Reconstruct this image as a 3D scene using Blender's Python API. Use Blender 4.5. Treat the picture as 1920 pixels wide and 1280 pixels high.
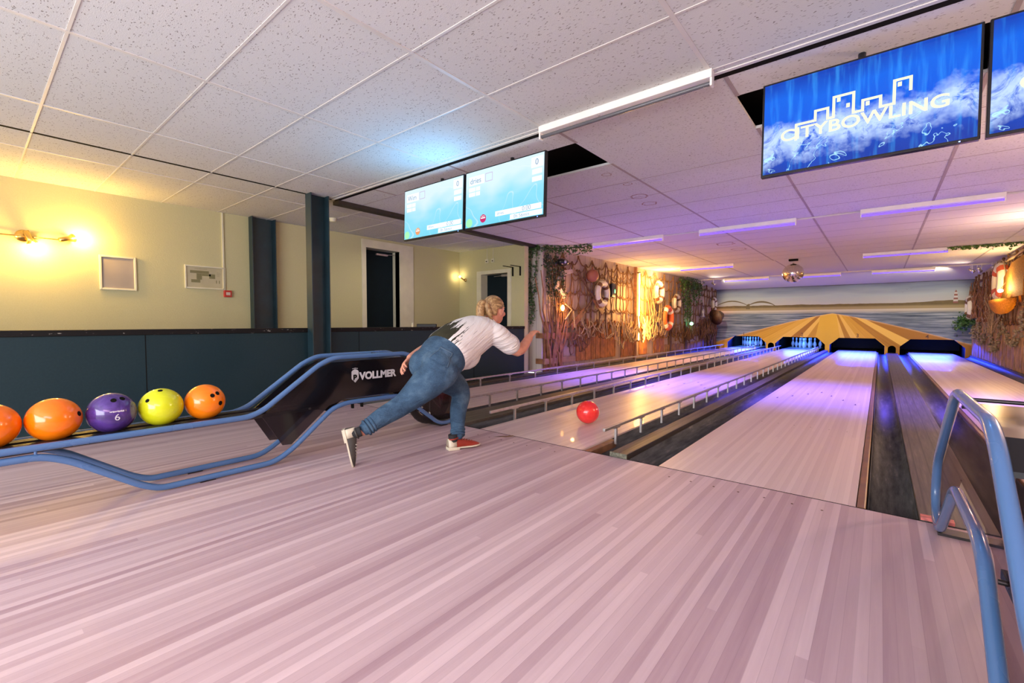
import bpy, bmesh, math, random
from mathutils import Vector, Matrix, Quaternion
from mathutils.geometry import tessellate_polygon
PI = math.pi
C = bpy.context.scene.collection
random.seed(7)
for o in list(bpy.data.objects): bpy.data.objects.remove(o, do_unlink=True)

# ------------------------------------------------------------------ camera, world, lights, exposure
YAW, PITCH, ROLL, H = .6863, -.0425, .0016, .9638
f_ = Vector((-math.sin(YAW)*math.cos(PITCH), math.cos(YAW)*math.cos(PITCH), math.sin(PITCH)))
r_ = f_.cross(Vector((0, 0, 1))).normalized(); u_ = r_.cross(f_)
rr = r_*math.cos(ROLL) + u_*math.sin(ROLL); uu = -r_*math.sin(ROLL) + u_*math.cos(ROLL)
cam = bpy.data.objects.new('camera', bpy.data.cameras.new('camera')); C.objects.link(cam)
cam.matrix_world = Matrix(((rr.x, uu.x, -f_.x, 0), (rr.y, uu.y, -f_.y, 0), (rr.z, uu.z, -f_.z, H), (0, 0, 0, 1)))
cam.data.lens = 841.92/1920*36; cam.data.sensor_width = 36; cam.data.clip_start = .03; cam.data.clip_end = 200
S = bpy.context.scene; S.camera = cam
S.view_settings.view_transform = 'Standard'; S.view_settings.look = 'None'
S.view_settings.exposure = 1.25; S.view_settings.gamma = 1.0; S.view_settings.use_curve_mapping = False
w = bpy.data.worlds.new('world'); S.world = w; w.use_nodes = True
w.node_tree.nodes['Background'].inputs[0].default_value = (.96, .90, .93, 1)
w.node_tree.nodes['Background'].inputs[1].default_value = .75

def lamp(name, kind, loc, energy, color, size=.1, size_y=None, rot=None, target=None, spot=None, spread=None, blend=.3):
    l = bpy.data.lights.new(name, kind); l.energy = energy; l.color = color
    if kind == 'AREA':
        l.size = size
        if size_y: l.shape = 'RECTANGLE'; l.size_y = size_y
        if spread: l.spread = spread
    elif kind == 'SPOT': l.shadow_soft_size = size; l.spot_size = spot; l.spot_blend = blend
    else: l.shadow_soft_size = size
    o = bpy.data.objects.new(name, l); C.objects.link(o); o.location = loc
    if target is not None: o.rotation_euler = (Vector(target)-Vector(loc)).to_track_quat('-Z', 'Y').to_euler()
    elif rot: o.rotation_euler = rot
    return o
# added ambient fill panel and the pink neon, unseen behind the camera
lamp('ambient_fill', 'AREA', (-1.4, -3.2, 1.2), 125, (.93, .98, 1), 5.5, 1.8, target=(-1.0, 3.0, 2.1))
lamp('pink_neon', 'AREA', (0.8, -1.8, 2.1), 24, (1, .56, .78), 3.0, .6, target=(-.8, 1.6, .0))
# ultraviolet tubes' light (a downward strip under each tube)
UVT = [(-4.16, -2.84, 7.44), (-2.26, -.95, 7.44), (-.24, 1.05, 7.44), (-4.09, -2.8, 11.94), (-.32, .97, 11.94), (-4.0, -2.71, 15.9), (-2.0, -.9, 15.9), (-.22, 1.06, 15.9)]
for a, b, y in UVT:
    lamp('uv_light', 'AREA', ((a+b)/2, y-.03, 2.30), 27 if y < 8 else 3, (.15, .10, 1.0), b-a-.1, .10, rot=(0, 0, 0), spread=1.5)
# pin deck lights
for xc in (-4.11, -2.25, -.6, 1.26):
    lamp('pin_deck_light', 'AREA', (xc, 19.5, .53), 70, (.02, .055, 1.0), 1.0, .04, target=(xc, 16.0, .05))
for xc in (-4.11, -2.25):
    lamp('pin_deck_light', 'AREA', (xc, 19.9, .62), 9, (.05, .25, 1.0), 1.0, .1, target=(xc, 21.2, .15))

# ------------------------------------------------------------------ node helper
class N:
    def __init__(s, name):
        s.m = bpy.data.materials.new(name); s.m.use_nodes = True; s.t = s.m.node_tree; s.n = s.t.nodes; s.l = s.t.links
        s.b = s.n['Principled BSDF']; s.out = s.n['Material Output']
    def new(s, k, **kw):
        n = s.n.new(k)
        for a, v in kw.items(): setattr(n, a, v)
        return n
    def set(s, inp, v):
        if isinstance(v, bpy.types.NodeSocket): s.l.new(v, inp)
        elif isinstance(v, (tuple, list)): inp.default_value = (*v, 1) if (len(v) == 3 and inp.type == 'RGBA') else v
        else: inp.default_value = v
    def coord(s, k='Object'):
        return s.new('ShaderNodeTexCoord').outputs[k]
    def pos(s): return s.new('ShaderNodeNewGeometry').outputs['Position']
    def xyz(s, v):
        n = s.new('ShaderNodeSeparateXYZ'); s.set(n.inputs[0], v); return n.outputs
    def comb(s, x, y, z=0):
        n = s.new('ShaderNodeCombineXYZ')
        for i, v in enumerate((x, y, z)): s.set(n.inputs[i], v)
        return n.outputs[0]
    def m_(s, op, a, b=0, c=0):
        n = s.new('ShaderNodeMath', operation=op)
        for i, v in enumerate((a, b, c)):
            if i < len(n.inputs): s.set(n.inputs[i], v)
        return n.outputs[0]
    def map(s, v, a, b, c=0, d=1, clamp=True):
        n = s.new('ShaderNodeMapRange'); n.clamp = clamp
        for i, x in enumerate((v, a, b, c, d)): s.set(n.inputs[i], x)
        return n.outputs[0]
    def noise(s, vec, scale=5, detail=2, rough=.5, dist=0):
        n = s.new('ShaderNodeTexNoise'); s.set(n.inputs['Vector'], vec)
        n.inputs['Scale'].default_value = scale; n.inputs['Detail'].default_value = detail
        n.inputs['Roughness'].default_value = rough; n.inputs['Distortion'].default_value = dist
        return n.outputs['Fac']
    def white(s, vec):
        n = s.new('ShaderNodeTexWhiteNoise', noise_dimensions='3D'); s.set(n.inputs['Vector'], vec); return n.outputs['Value']
    def vor(s, vec, scale, feature='F1', out='Distance'):
        n = s.new('ShaderNodeTexVoronoi', feature=feature); s.set(n.inputs['Vector'], vec); n.inputs['Scale'].default_value = scale
        return n.outputs[out]
    def scale(s, vec, sc, rot=(0, 0, 0), loc=(0, 0, 0)):
        n = s.new('ShaderNodeMapping'); s.set(n.inputs[0], vec); n.inputs['Scale'].default_value = sc
        n.inputs['Rotation'].default_value = rot; n.inputs['Location'].default_value = loc; return n.outputs[0]
    def mix(s, f, a, b, mode='MIX'):
        n = s.new('ShaderNodeMix', data_type='RGBA', blend_type=mode)
        s.set(n.inputs[0], f); s.set(n.inputs[6], a); s.set(n.inputs[7], b); return n.outputs[2]
    def ramp(s, f, stops, interp='LINEAR'):
        n = s.new('ShaderNodeValToRGB'); s.set(n.inputs[0], f); cr = n.color_ramp; cr.interpolation = interp
        while len(cr.elements) < len(stops): cr.elements.new(.5)
        for e, (p, c) in zip(cr.elements, stops): e.position = p; e.color = (*c, 1)
        return n.outputs[0]
    def bump(s, h, strength=.3, dist=.01):
        n = s.new('ShaderNodeBump'); s.set(n.inputs['Height'], h); n.inputs['Strength'].default_value = strength
        n.inputs['Distance'].default_value = dist; s.l.new(n.outputs[0], s.b.inputs['Normal'])
    def fin(s, col=None, rough=None, metal=None, spec=None, coat=None, emit=None, es=None):
        for k, v in (('Base Color', col), ('Roughness', rough), ('Metallic', metal), ('Specular IOR Level', spec), ('Coat Weight', coat), ('Emission Color', emit), ('Emission Strength', es)):
            if v is not None: s.set(s.b.inputs[k], v)
        return s.m
def plain(name, col, rough=.5, metal=0., var=.12, sc=6., spec=.5, coat=0.):
    s = N(name); n = s.noise(s.coord(), sc, 4)
    c = s.mix(s.map(n, .3, .7), tuple(x*(1-var) for x in col), tuple(min(1, x*(1+var)) for x in col))
    return s.fin(c, s.map(n, .2, .8, max(.02, rough-.06), rough+.06), metal, spec, coat)
def glow(name, col, st):
    s = N(name); return s.fin((0, 0, 0), .4, spec=.2, emit=col, es=st)

def boards(name, axis_w, w_, c1, c2, L=1.6, rough=.28, seam=.5, spread=1., coat=.3):
    s = N(name); p = s.xyz(s.pos()); a = p[axis_w]; b = p['Y' if axis_w == 'X' else 'Z']
    u = s.m_('DIVIDE', a, w_); iu = s.m_('FLOOR', u); fu = s.m_('FRACT', u)
    off = s.white(s.comb(iu, 3.1, 0)); v = s.m_('ADD', s.m_('DIVIDE', b, L), s.m_('MULTIPLY', off, 7)); iv = s.m_('FLOOR', v)
    t = s.white(s.comb(iu, iv, 5)); g = s.white(s.comb(s.m_('FLOOR', s.m_('DIVIDE', a, w_*4)), 9, 1))
    grain = s.noise(s.comb(s.m_('MULTIPLY', a, 60), s.m_('MULTIPLY', b, 2.2), 0), 1, 4, .6)
    wide = s.noise(s.comb(s.m_('MULTIPLY', a, 9), s.m_('MULTIPLY', b, .25), 2), 1, 2, .5)
    k = s.m_('ADD', s.m_('ADD', s.m_('MULTIPLY', t, .38), s.m_('MULTIPLY', g, .12)), s.m_('ADD', s.m_('MULTIPLY', grain, .28), s.m_('MULTIPLY', wide, .32)))
    c = s.mix(s.map(k, .25, .85), c1, c2)
    edge = s.m_('LESS_THAN', fu, .05); c = s.mix(s.m_('MULTIPLY', edge, seam), c, tuple(x*.45 for x in c1))
    s.bump(grain, .03, .002)
    return s.fin(c, s.map(grain, .2, .8, rough-.05, rough+.08), spec=.5, coat=coat)

M = {}
M['approach'] = boards('maple_approach', 'X', .033, (.37, .245, .275), (.68, .54, .555), 7.0, .45, .22, coat=.0)
M['lane'] = boards('maple_lane', 'X', .0264, (.56, .44, .43), (.76, .65, .62), 7.0, .34, .22, coat=.05)
def mk_ceiling():
    s = N('ceiling_tile'); p = s.pos()
    q = s.scale(p, (1, 1, 1)); x = s.xyz(p)
    jit = s.noise(p, 14, 2)
    v = s.vor(s.comb(s.m_('MULTIPLY', x['X'], 34), s.m_('MULTIPLY', s.m_('ADD', x['Y'], s.m_('MULTIPLY', jit, .06)), 120), 0), 1)
    keep = s.m_('GREATER_THAN', s.noise(s.comb(s.m_('MULTIPLY', x['X'], 20), s.m_('MULTIPLY', x['Y'], 40), 0), 1, 1), .47)
    dash = s.m_('MULTIPLY', s.m_('LESS_THAN', v, .24), keep)
    fine = s.noise(p, 260, 2)
    tone = s.white(s.comb(s.m_('FLOOR', s.m_('DIVIDE', s.m_('ADD', x['X'], 3.22), 1.205)), s.m_('FLOOR', s.m_('DIVIDE', s.m_('SUBTRACT', x['Y'], .38), .605)), 0))
    c = s.mix(tone, (.60, .61, .60), (.66, .67, .66))
    c = s.mix(s.map(fine, .35, .7), c, (.68, .69, .68))
    c = s.mix(s.m_('MULTIPLY', dash, .8), c, (.20, .18, .16))
    s.bump(s.m_('SUBTRACT', fine, dash), .35, .003)
    return s.fin(c, .9, spec=.15)
M['ceiling'] = mk_ceiling()
def mk_ceiling_plain():
    s = N('ceiling_tile_far'); p = s.pos(); fine = s.noise(p, 60, 3)
    c = s.mix(fine, (.58, .55, .53), (.68, .65, .62)); x = s.xyz(p)
    s.bump(s.noise(s.comb(s.m_('MULTIPLY', x['X'], .35), s.m_('MULTIPLY', x['Y'], 3.3), 0), 1, 2), .5, .03)
    return s.fin(c, .85, spec=.2)
M['ceiling_far'] = mk_ceiling_plain()
M['white_metal'] = plain('white_enamel', (.80, .78, .72), .4, var=.05)
M['grid_metal'] = plain('grid_white', (.66, .64, .60), .45, var=.05)
M['black'] = plain('black_gap', (.008, .007, .006), .9, spec=.1)
M['blackgloss'] = plain('black_gloss', (.012, .012, .014), .2, spec=.5)
def mk_wall():
    s = N('yellow_green_wall'); p = s.pos(); n = s.noise(p, 90, 3); c = s.mix(n, (.48, .46, .26), (.56, .53, .31)); s.bump(n, .35, .004)
    return s.fin(c, .8, spec=.2)
M['wall'] = mk_wall()
def mk_teal():
    s = N('dark_teal_panel'); p = s.pos(); n = s.noise(p, 60, 4)
    sc = s.m_('GREATER_THAN', s.noise(s.scale(p, (3, 30, 5), rot=(0.6, 0, 0)), 3, 5, .7), .70)
    c = s.mix(n, (.005, .020, .027), (.010, .032, .040)); c = s.mix(s.m_('MULTIPLY', sc, .15), c, (.10, .14, .15))
    return s.fin(c, .55, spec=.3)
M['teal'] = mk_teal()
def mk_cap():
    s = N('chipped_black_cap'); p = s.pos(); n = s.noise(s.scale(p, (8, 2, 8)), 6, 5, .7)
    c = s.mix(s.m_('GREATER_THAN', n, .64), (.007, .006, .006), (.30, .28, .24)); return s.fin(c, .6, spec=.2)
M['cap'] = mk_cap()
M['frame_white'] = plain('cream_frame_paint', (.66, .64, .48), .4, var=.06)
M['door'] = plain('navy_door', (.006, .014, .020), .8, spec=.15)
M['steel_teal'] = plain('teal_steel', (.010, .030, .040), .45, var=.2)
M['blue_tube'] = plain('blue_enamel_tube', (.075, .165, .35), .25, var=.02, sc=3, coat=.3)
M['rail_metal'] = plain('brushed_aluminium', (.50, .47, .46), .35, .85, var=.15, sc=20)
def mk_gutter():
    s = N('worn_gutter'); p = s.pos(); n = s.noise(s.scale(p, (12, 1.2, 3)), 3, 5, .65)
    c = s.ramp(n, [(.3, (.018, .017, .018)), (.6, (.06, .055, .053)), (.8, (.17, .14, .12))]); return s.fin(c, s.map(n, .3, .7, .42, .6), spec=.35)
M['gutter'] = mk_gutter()
def mk_capping():
    s = N('ribbed_capping'); p = s.pos(); x = s.xyz(p); n = s.noise(s.scale(p, (20, .8, 3)), 3, 5, .65)
    c = s.ramp(n, [(.3, (.035, .028, .022)), (.55, (.08, .068, .055)), (.8, (.17, .14, .11))])
    rib = s.m_('LESS_THAN', s.m_('FRACT', s.m_('DIVIDE', x['X'], .068)), .12); c = s.mix(s.m_('MULTIPLY', rib, .75), c, (.015, .012, .01))
    return s.fin(c, .45)
M['capping'] = mk_capping()
M['brown_strip'] = plain('brown_edge_strip', (.20, .10, .05), .35, var=.4, sc=9)
M['rack_black'] = plain('black_rack_track', (.016, .014, .013), .3, var=.3)
M['rope_brown'] = plain('brown_rope', (.16, .075, .03), .85, var=.35, sc=40)
M['rope_tan'] = plain('tan_rope', (.42, .30, .17), .85, var=.3, sc=40)
M['white_plank'] = boards('whitewashed_planks', 'Y', .21, (.36, .26, .20), (.52, .41, .33), 9, .7, .9, coat=0)
M['white_plank_end'] = boards('whitewashed_end_planks', 'X', .16, (.50, .43, .38), (.62, .55, .50), 9, .7, .8, coat=0)
M['reed'] = boards('reed_slats', 'Y', .045, (.20, .075, .03), (.36, .16, .06), 9, .6, .9, coat=0)
M['reed_right'] = boards('reed_slats_right', 'Y', .04, (.24, .12, .045), (.44, .25, .10), 9, .6, .9, coat=0)
M['brown_wood'] = plain('brown_board', (.26, .11, .045), .6, var=.35, sc=12)
M['dark_wood'] = plain('dark_brown_wood', (.10, .045, .02), .6, var=.35, sc=12)
M['ring_white'] = plain('ring_white', (.68, .62, .50), .55, var=.1)
M['ring_orange'] = plain('ring_orange', (.75, .14, .03), .5, var=.1)
M['leaf'] = plain('ivy_leaf', (.035, .10, .022), .5, var=.6, sc=25)
M['leaf_light'] = plain('light_ivy_leaf', (.10, .20, .03), .5, var=.6, sc=25)
M['stem'] = plain('ivy_stem', (.06, .05, .02), .8)

# ------------------------------------------------------------------ mesh builder
class MB:
    def __init__(s): s.v = []; s.f = []; s.mi = []; s.sm = []
    def add(s, vs, fs, mi=0, smooth=False):
        k = len(s.v); s.v += [tuple(v) for v in vs]
        for f in fs: s.f.append(tuple(i+k for i in f)); s.mi.append(mi); s.sm.append(smooth)
        return s
    def box(s, a, b, mi=0, M4=None):
        x0, y0, z0 = a; x1, y1, z1 = b
        vs = [(x0, y0, z0), (x1, y0, z0), (x1, y1, z0), (x0, y1, z0), (x0, y0, z1), (x1, y0, z1), (x1, y1, z1), (x0, y1, z1)]
        if M4: vs = [M4 @ Vector(v) for v in vs]
        return s.add(vs, [(0, 3, 2, 1), (4, 5, 6, 7), (0, 1, 5, 4), (1, 2, 6, 5), (2, 3, 7, 6), (3, 0, 4, 7)], mi)
    def tube(s, pts, r, n=10, mi=0, closed=False, caps=True):
        pts = [Vector(p) for p in pts]; rs = r if isinstance(r, (list, tuple)) else [r]*len(pts)
        m = len(pts); t0 = (pts[1]-pts[0]).normalized()
        a = t0.orthogonal().normalized(); rings = []; prev = t0
        for i in range(m):
            if closed: t = (pts[(i+1) % m]-pts[i-1]).normalized()
            else: t = ((pts[min(i+1, m-1)]-pts[max(i-1, 0)])).normalized()
            q = prev.rotation_difference(t); a = (q @ a); a = (a-t*a.dot(t)).normalized(); b = t.cross(a); prev = t
            rings.append([pts[i]+(a*math.cos(2*PI*j/n)+b*math.sin(2*PI*j/n))*rs[i] for j in range(n)])
        vs = [v for rg in rings for v in rg]; fs = []
        for i in range(m-1+(1 if closed else 0)):
            for j in range(n):
                i2 = (i+1) % m; fs.append((i*n+j, i*n+(j+1) % n, i2*n+(j+1) % n, i2*n+j))
        s.add(vs, fs, mi, True)
        if caps and not closed: s.add(rings[0], [tuple(range(n))[::-1]], mi); s.add(rings[-1], [tuple(range(n))], mi)
        return s
    def lathe(s, prof, o=(0, 0, 0), n=20, mi=0, M4=None, smooth=True):
        vs = []; fs = []; o = Vector(o)
        for r, z in prof:
            for j in range(n):
                v = Vector((r*math.cos(2*PI*j/n), r*math.sin(2*PI*j/n), z)); v = (M4 @ v) if M4 else v; vs.append(v+o)
        for i in range(len(prof)-1):
            for j in range(n): fs.append((i*n+j, i*n+(j+1) % n, (i+1)*n+(j+1) % n, (i+1)*n+j))
        return s.add(vs, fs, mi, smooth)
    def ball(s, o, r, n=24, mi=0, sc=(1, 1, 1)):
        prof = [(r*math.sin(PI*i/(n//2))+1e-6, -r*math.cos(PI*i/(n//2))) for i in range(n//2+1)]
        return s.lathe(prof, o, n, mi, Matrix.Diagonal((*sc, 1)))
    def torus(s, o, R, r, axis='X', n=28, k=10, mi=0, a0=0, a1=2*PI, sy=1.):
        closed = abs(a1-a0-2*PI) < 1e-6; pts = []
        m = n if closed else n+1
        for i in range(m):
            a = a0+(a1-a0)*i/n; c, d = R*math.cos(a), R*math.sin(a)
            pts.append(Vector(o)+(Vector((0, c*sy, d)) if axis == 'X' else Vector((c, d, 0)) if axis == 'Z' else Vector((c*sy, 0, d))))
        return s.tube(pts, r, k, mi, closed)
    def prism(s, poly, plane, d0, d1, mi=0):
        # poly in 2D; plane 'XZ' extrudes along y, 'YZ' along x, 'XY' along z
        def P(p, d): return {'XZ': (p[0], d, p[1]), 'YZ': (d, p[0], p[1]), 'XY': (p[0], p[1], d)}[plane]
        n = len(poly); tris = tessellate_polygon([[Vector((p[0], p[1], 0)) for p in poly]])
        vs = [P(p, d0) for p in poly]+[P(p, d1) for p in poly]
        fs = [tuple(t) for t in tris]+[tuple(i+n for i in t[::-1]) for t in tris]+[(i, (i+1) % n, (i+1) % n+n, i+n) for i in range(n)]
        return s.add(vs, fs, mi)
    def build(s, name, mats, parent=None, loc=None, bevel=0, kind=None, recalc=True):
        me = bpy.data.meshes.new(name); me.from_pydata(s.v, [], s.f)
        if not isinstance(mats, (list, tuple)): mats = [mats]
        for m in mats: me.materials.append(m)
        for p, mi, sm in zip(me.polygons, s.mi, s.sm): p.material_index = mi; p.use_smooth = sm
        if recalc:
            bm = bmesh.new(); bm.from_mesh(me); bmesh.ops.recalc_face_normals(bm, faces=bm.faces); bm.to_mesh(me); bm.free()
        o = bpy.data.objects.new(name, me); C.objects.link(o)
        if loc: o.location = loc
        if parent: o.parent = parent
        if bevel:
            b = o.modifiers.new('bevel', 'BEVEL'); b.width = bevel; b.segments = 2; b.limit_method = 'ANGLE'
        if kind: o['kind'] = kind
        return o
def tag(o, label=None, cat=None, group=None, kind=None):
    if label: o['label'] = label
    if cat: o['category'] = cat
    if group: o['group'] = group
    if kind: o['kind'] = kind
    return o
def empty(name, loc, label, cat, group=None, rz=0):
    o = bpy.data.objects.new(name, None); C.objects.link(o); o.location = loc; o.rotation_euler = (0, 0, rz); o.empty_display_size = .1
    return tag(o, label, cat, group)
def copy_tree(o, parent=None):
    c = o.copy(); C.objects.link(c)
    if parent: c.parent = parent
    for ch in [x for x in bpy.data.objects if x.parent == o]: copy_tree(ch, c)
    return c
def fillet(pts, r, n=5):
    pts = [Vector(p) for p in pts]; out = [pts[0]]
    for i in range(1, len(pts)-1):
        a, b, c = pts[i-1], pts[i], pts[i+1]; d1 = (a-b); d2 = (c-b); k = min(r, d1.length*.45, d2.length*.45)
        p, q = b+d1.normalized()*k, b+d2.normalized()*k
        for j in range(n+1):
            t = j/n; out.append(p*(1-t)**2+b*2*t*(1-t)+q*t*t)
    out.append(pts[-1]); return out
def text_mesh(name, txt, size, mat, parent, M4, extrude=.001, bold=0., sx=1., align='LEFT'):
    cu = bpy.data.curves.new(name, 'FONT'); cu.body = txt; cu.size = size; cu.extrude = extrude; cu.offset = bold; cu.align_x = align
    t = bpy.data.objects.new('tmp', cu); C.objects.link(t)
    dg = bpy.context.evaluated_depsgraph_get(); me = bpy.data.meshes.new_from_object(t.evaluated_get(dg))
    bpy.data.objects.remove(t, do_unlink=True); bpy.data.curves.remove(cu)
    me.transform(M4 @ Matrix.Diagonal((sx, 1, 1, 1))); me.materials.clear(); me.materials.append(mat); me.name = name
    o = bpy.data.objects.new(name, me); C.objects.link(o)
    if parent: o.parent = parent
    return o

# ------------------------------------------------------------------ setting
YF = 2.93; ZC = 2.43; YM = 18.75
XL = [-4.637, -2.777, -1.127, .733]; LW = 1.054
b = MB().box((-5.12, -4.5, -.10), (4.5, YF, 0)); fl = b.build('floor', M['approach'], kind='structure')
# marker dots set into the approach
b = MB()
for i in range(15):
    for x0 in XL:
        if i < 7: b.lathe([(0, .0008), (.006, .0008), (.006, .0002)], (x0+LW*(i+1)/8, YF-.16, 0), 10)
        if i < 7: b.lathe([(0, .0008), (.005, .0008), (.005, .0002)], (x0+LW*(i+1)/8, YF-3.1, 0), 10)
b.build('marker_dots', M['dark_wood'], fl)
b = MB().box((-5.12, YF-.004, -.02), (2.3, YF+.002, .0012)); b.build('foul_line', M['black'], fl)
b = MB().box((-7.2, -4.5, -.12), (-5.2, 7.0, -.02)); b.build('floor', plain('bar_floor', (.16, .11, .08), .5), kind='structure')
b = MB().box((-5.1, YF, -.35), (2.3, 22.6, -.20)); b.build('floor', plain('concrete_underfloor', (.05, .045, .04), .8), kind='structure')
b = MB().add([(-2.50, 2.80, .002), (-2.40, 2.94, .002), (-2.37, 2.93, .002), (-2.40, 2.86, .002)], [(0, 3, 2, 1)]); b.build('scuff_mark', M['brown_strip'], fl)
# walls
b = MB().box((-7.0, -4.5, 0), (-6.88, 4.42, 2.43)).box((-7.0, 5.12, 0), (-6.88, 6.77, 2.43)).box((-7.0, 4.42, 2.27), (-6.88, 5.12, 2.43)); b.build('wall_left', M['wall'], kind='structure')
b = MB().box((-6.88, 6.65, 0), (-6.30, 6.77, 2.43)).box((-5.50, 6.65, 0), (-5.15, 6.77, 2.43)).box((-6.30, 6.65, 1.94), (-5.50, 6.77, 2.43)); b.build('wall_end', M['wall'], kind='structure')
lw = MB().box((-5.12, 7.0, -.2), (-5.0, 19.0, 2.45)).build('wall_lane_left', M['white_plank'], kind='structure')
b = MB().box((-5.45, 6.98, 0), (-4.985, 7.02, 2.43)); b.build('wall_lane_left_end', M['white_plank_end'], kind='structure')
b = MB().box((2.12, -4.5, -.2), (2.3, 19.0, 2.45)); b.build('wall_right', plain('tan_wall', (.50, .40, .25), .7), kind='structure')
# half wall
hw = MB().box((-5.25, -4.5, 0), (-5.15, 6.65, .845)).build('wall_half', M['teal'], kind='structure')
b = MB().box((-5.27, -4.5, .845), (-5.135, 6.65, .895)); b.build('wall_cap', M['cap'], hw, bevel=.004)
b = MB()
for y in (-1.1, 1.04, 3.2, 5.3): b.box((-5.152, y-.003, 0), (-5.148, y+.003, .845))
b.build('panel_seams', M['black'], hw)
# ceiling
cl = MB().box((-5.13, -4.5, ZC), (4.5, 2.87, ZC+.02)).box((-6.95, -4.5, ZC), (-5.15, 6.8, ZC+.02))
cl.box((-5.13, 2.93, ZC), (2.3, 3.22, ZC+.02)).box((-5.13, 3.22, ZC), (-2.95, 3.84, ZC+.02)).box((-1.97, 3.22, ZC), (-.77, 3.84, ZC+.02)).box((.45, 3.22, ZC), (2.3, 3.84, ZC+.02)).box((-5.13, 3.84, ZC), (2.3, 7.5, ZC+.02))
ce = cl.build('ceiling', M['ceiling'], kind='structure')
cl = MB().box((-5.13, 7.5, ZC-.02), (2.3, 12, ZC)).box((-5.13, 12, ZC), (2.3, 16, ZC+.02)).add([(-5.13, 16, ZC-.02), (2.3, 16, ZC-.02), (2.3, 18.8, 2.24), (-5.13, 18.8, 2.24)], [(0, 1, 2, 3)])
cl.box((-5.13, 15.97, ZC-.03), (2.3, 16, ZC+.02)); cl.build('ceiling', M['ceiling_far'], kind='structure')
b = MB().box((-7.2, -4.5, 2.62), (4.5, 19, 2.66)).box((-7.2, 7.0, 2.40), (-5.14, 19, 2.44)); b.build('ceiling_void', M['black'], kind='structure')
b = MB()
for x in [-3.22-1.205*k for k in range(-4, 2)]:
    b.box((x-.012, -4.5, ZC-.004), (x+.012, 2.87, ZC)) if -5.1 < x < 4.4 else None
for y in [.38+.605*k for k in range(-8, 5)]: b.box((-5.13, y-.007, ZC-.003), (4.5, y+.007, ZC))
for y in [.38+.605*k for k in range(-8, 11)]: b.box((-6.88, y-.006, ZC-.003), (-5.15, y+.006, ZC))
b.box((-5.63-.012, -4.5, ZC-.004), (-5.63+.012, 6.65, ZC)); b.box((-5.13, 2.845, ZC-.006), (4.5, 2.87, ZC))
b.build('grid_bars', M['grid_metal'], ce)
b = MB()
for x in [-1.96-1.205*k for k in range(-3, 3)]:
    if x < 2.1: b.box((x-.012, 3.84, ZC-.003), (x+.012, 7.5, ZC)); b.box((x-.012, 2.93, ZC-.003), (x+.012, 3.22, ZC)); b.box((x-.012, 7.5, ZC-.023), (x+.012, 12, ZC-.02)); b.box((x-.012, 12, ZC-.003), (x+.012, 16, ZC))
for k in range(0, 8): y = 3.22+.61*k; b.box((-5.1, y-.004, ZC-.002), (-2.95 if k < 2 else 2.12, y+.004, ZC))
for k in range(0, 7): y = 8.1+.61*k; b.box((-5.0, y-.003, ZC-.022), (2.12, y+.003, ZC-.02))
b.build('grid_bars', plain('tile_joint', (.36, .31, .30), .7), ce)
b = MB().box((-5.15, -4.5, ZC-.001), (-5.11, 2.9, ZC+.03)).box((-5.13, 2.87, ZC-.001), (4.5, 2.93, ZC+.03)); b.build('trim_1', M['black'], kind='structure')
b = MB().box((-5.20, 2.90, ZC-.045), (-5.07, 7.0, ZC)); b.build('trim_2', plain('dark_brown_beam', (.02, .014, .011), .6), kind='structure')
b = MB()
for (x, y, r) in ((-2.21, 5.03, .10), (-2.24, 5.4, .09), (-2.24, 8.91, .16), (-2.19, 9.7, .14), (-2.14, 4.09, .05), (-2.11, 4.51, .05)):
    z = ZC-.0015-(.02 if y > 7.5 else 0); n = 26; rng = random.Random(int(y*10))
    rad = [r*(1+rng.uniform(-.12, .12)) for _ in range(n)]
    vs = [(x+k*q*math.cos(2*PI*j/n), y+k*q*math.sin(2*PI*j/n), z) for k in (.82, 1) for j, q in enumerate(rad)]
    b.add(vs, [(j, (j+1) % n, (j+1) % n+n, j+n) for j in range(n)])
b.build('water_stain', plain('stain_brown', (.36, .25, .20), .9), ce)

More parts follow.
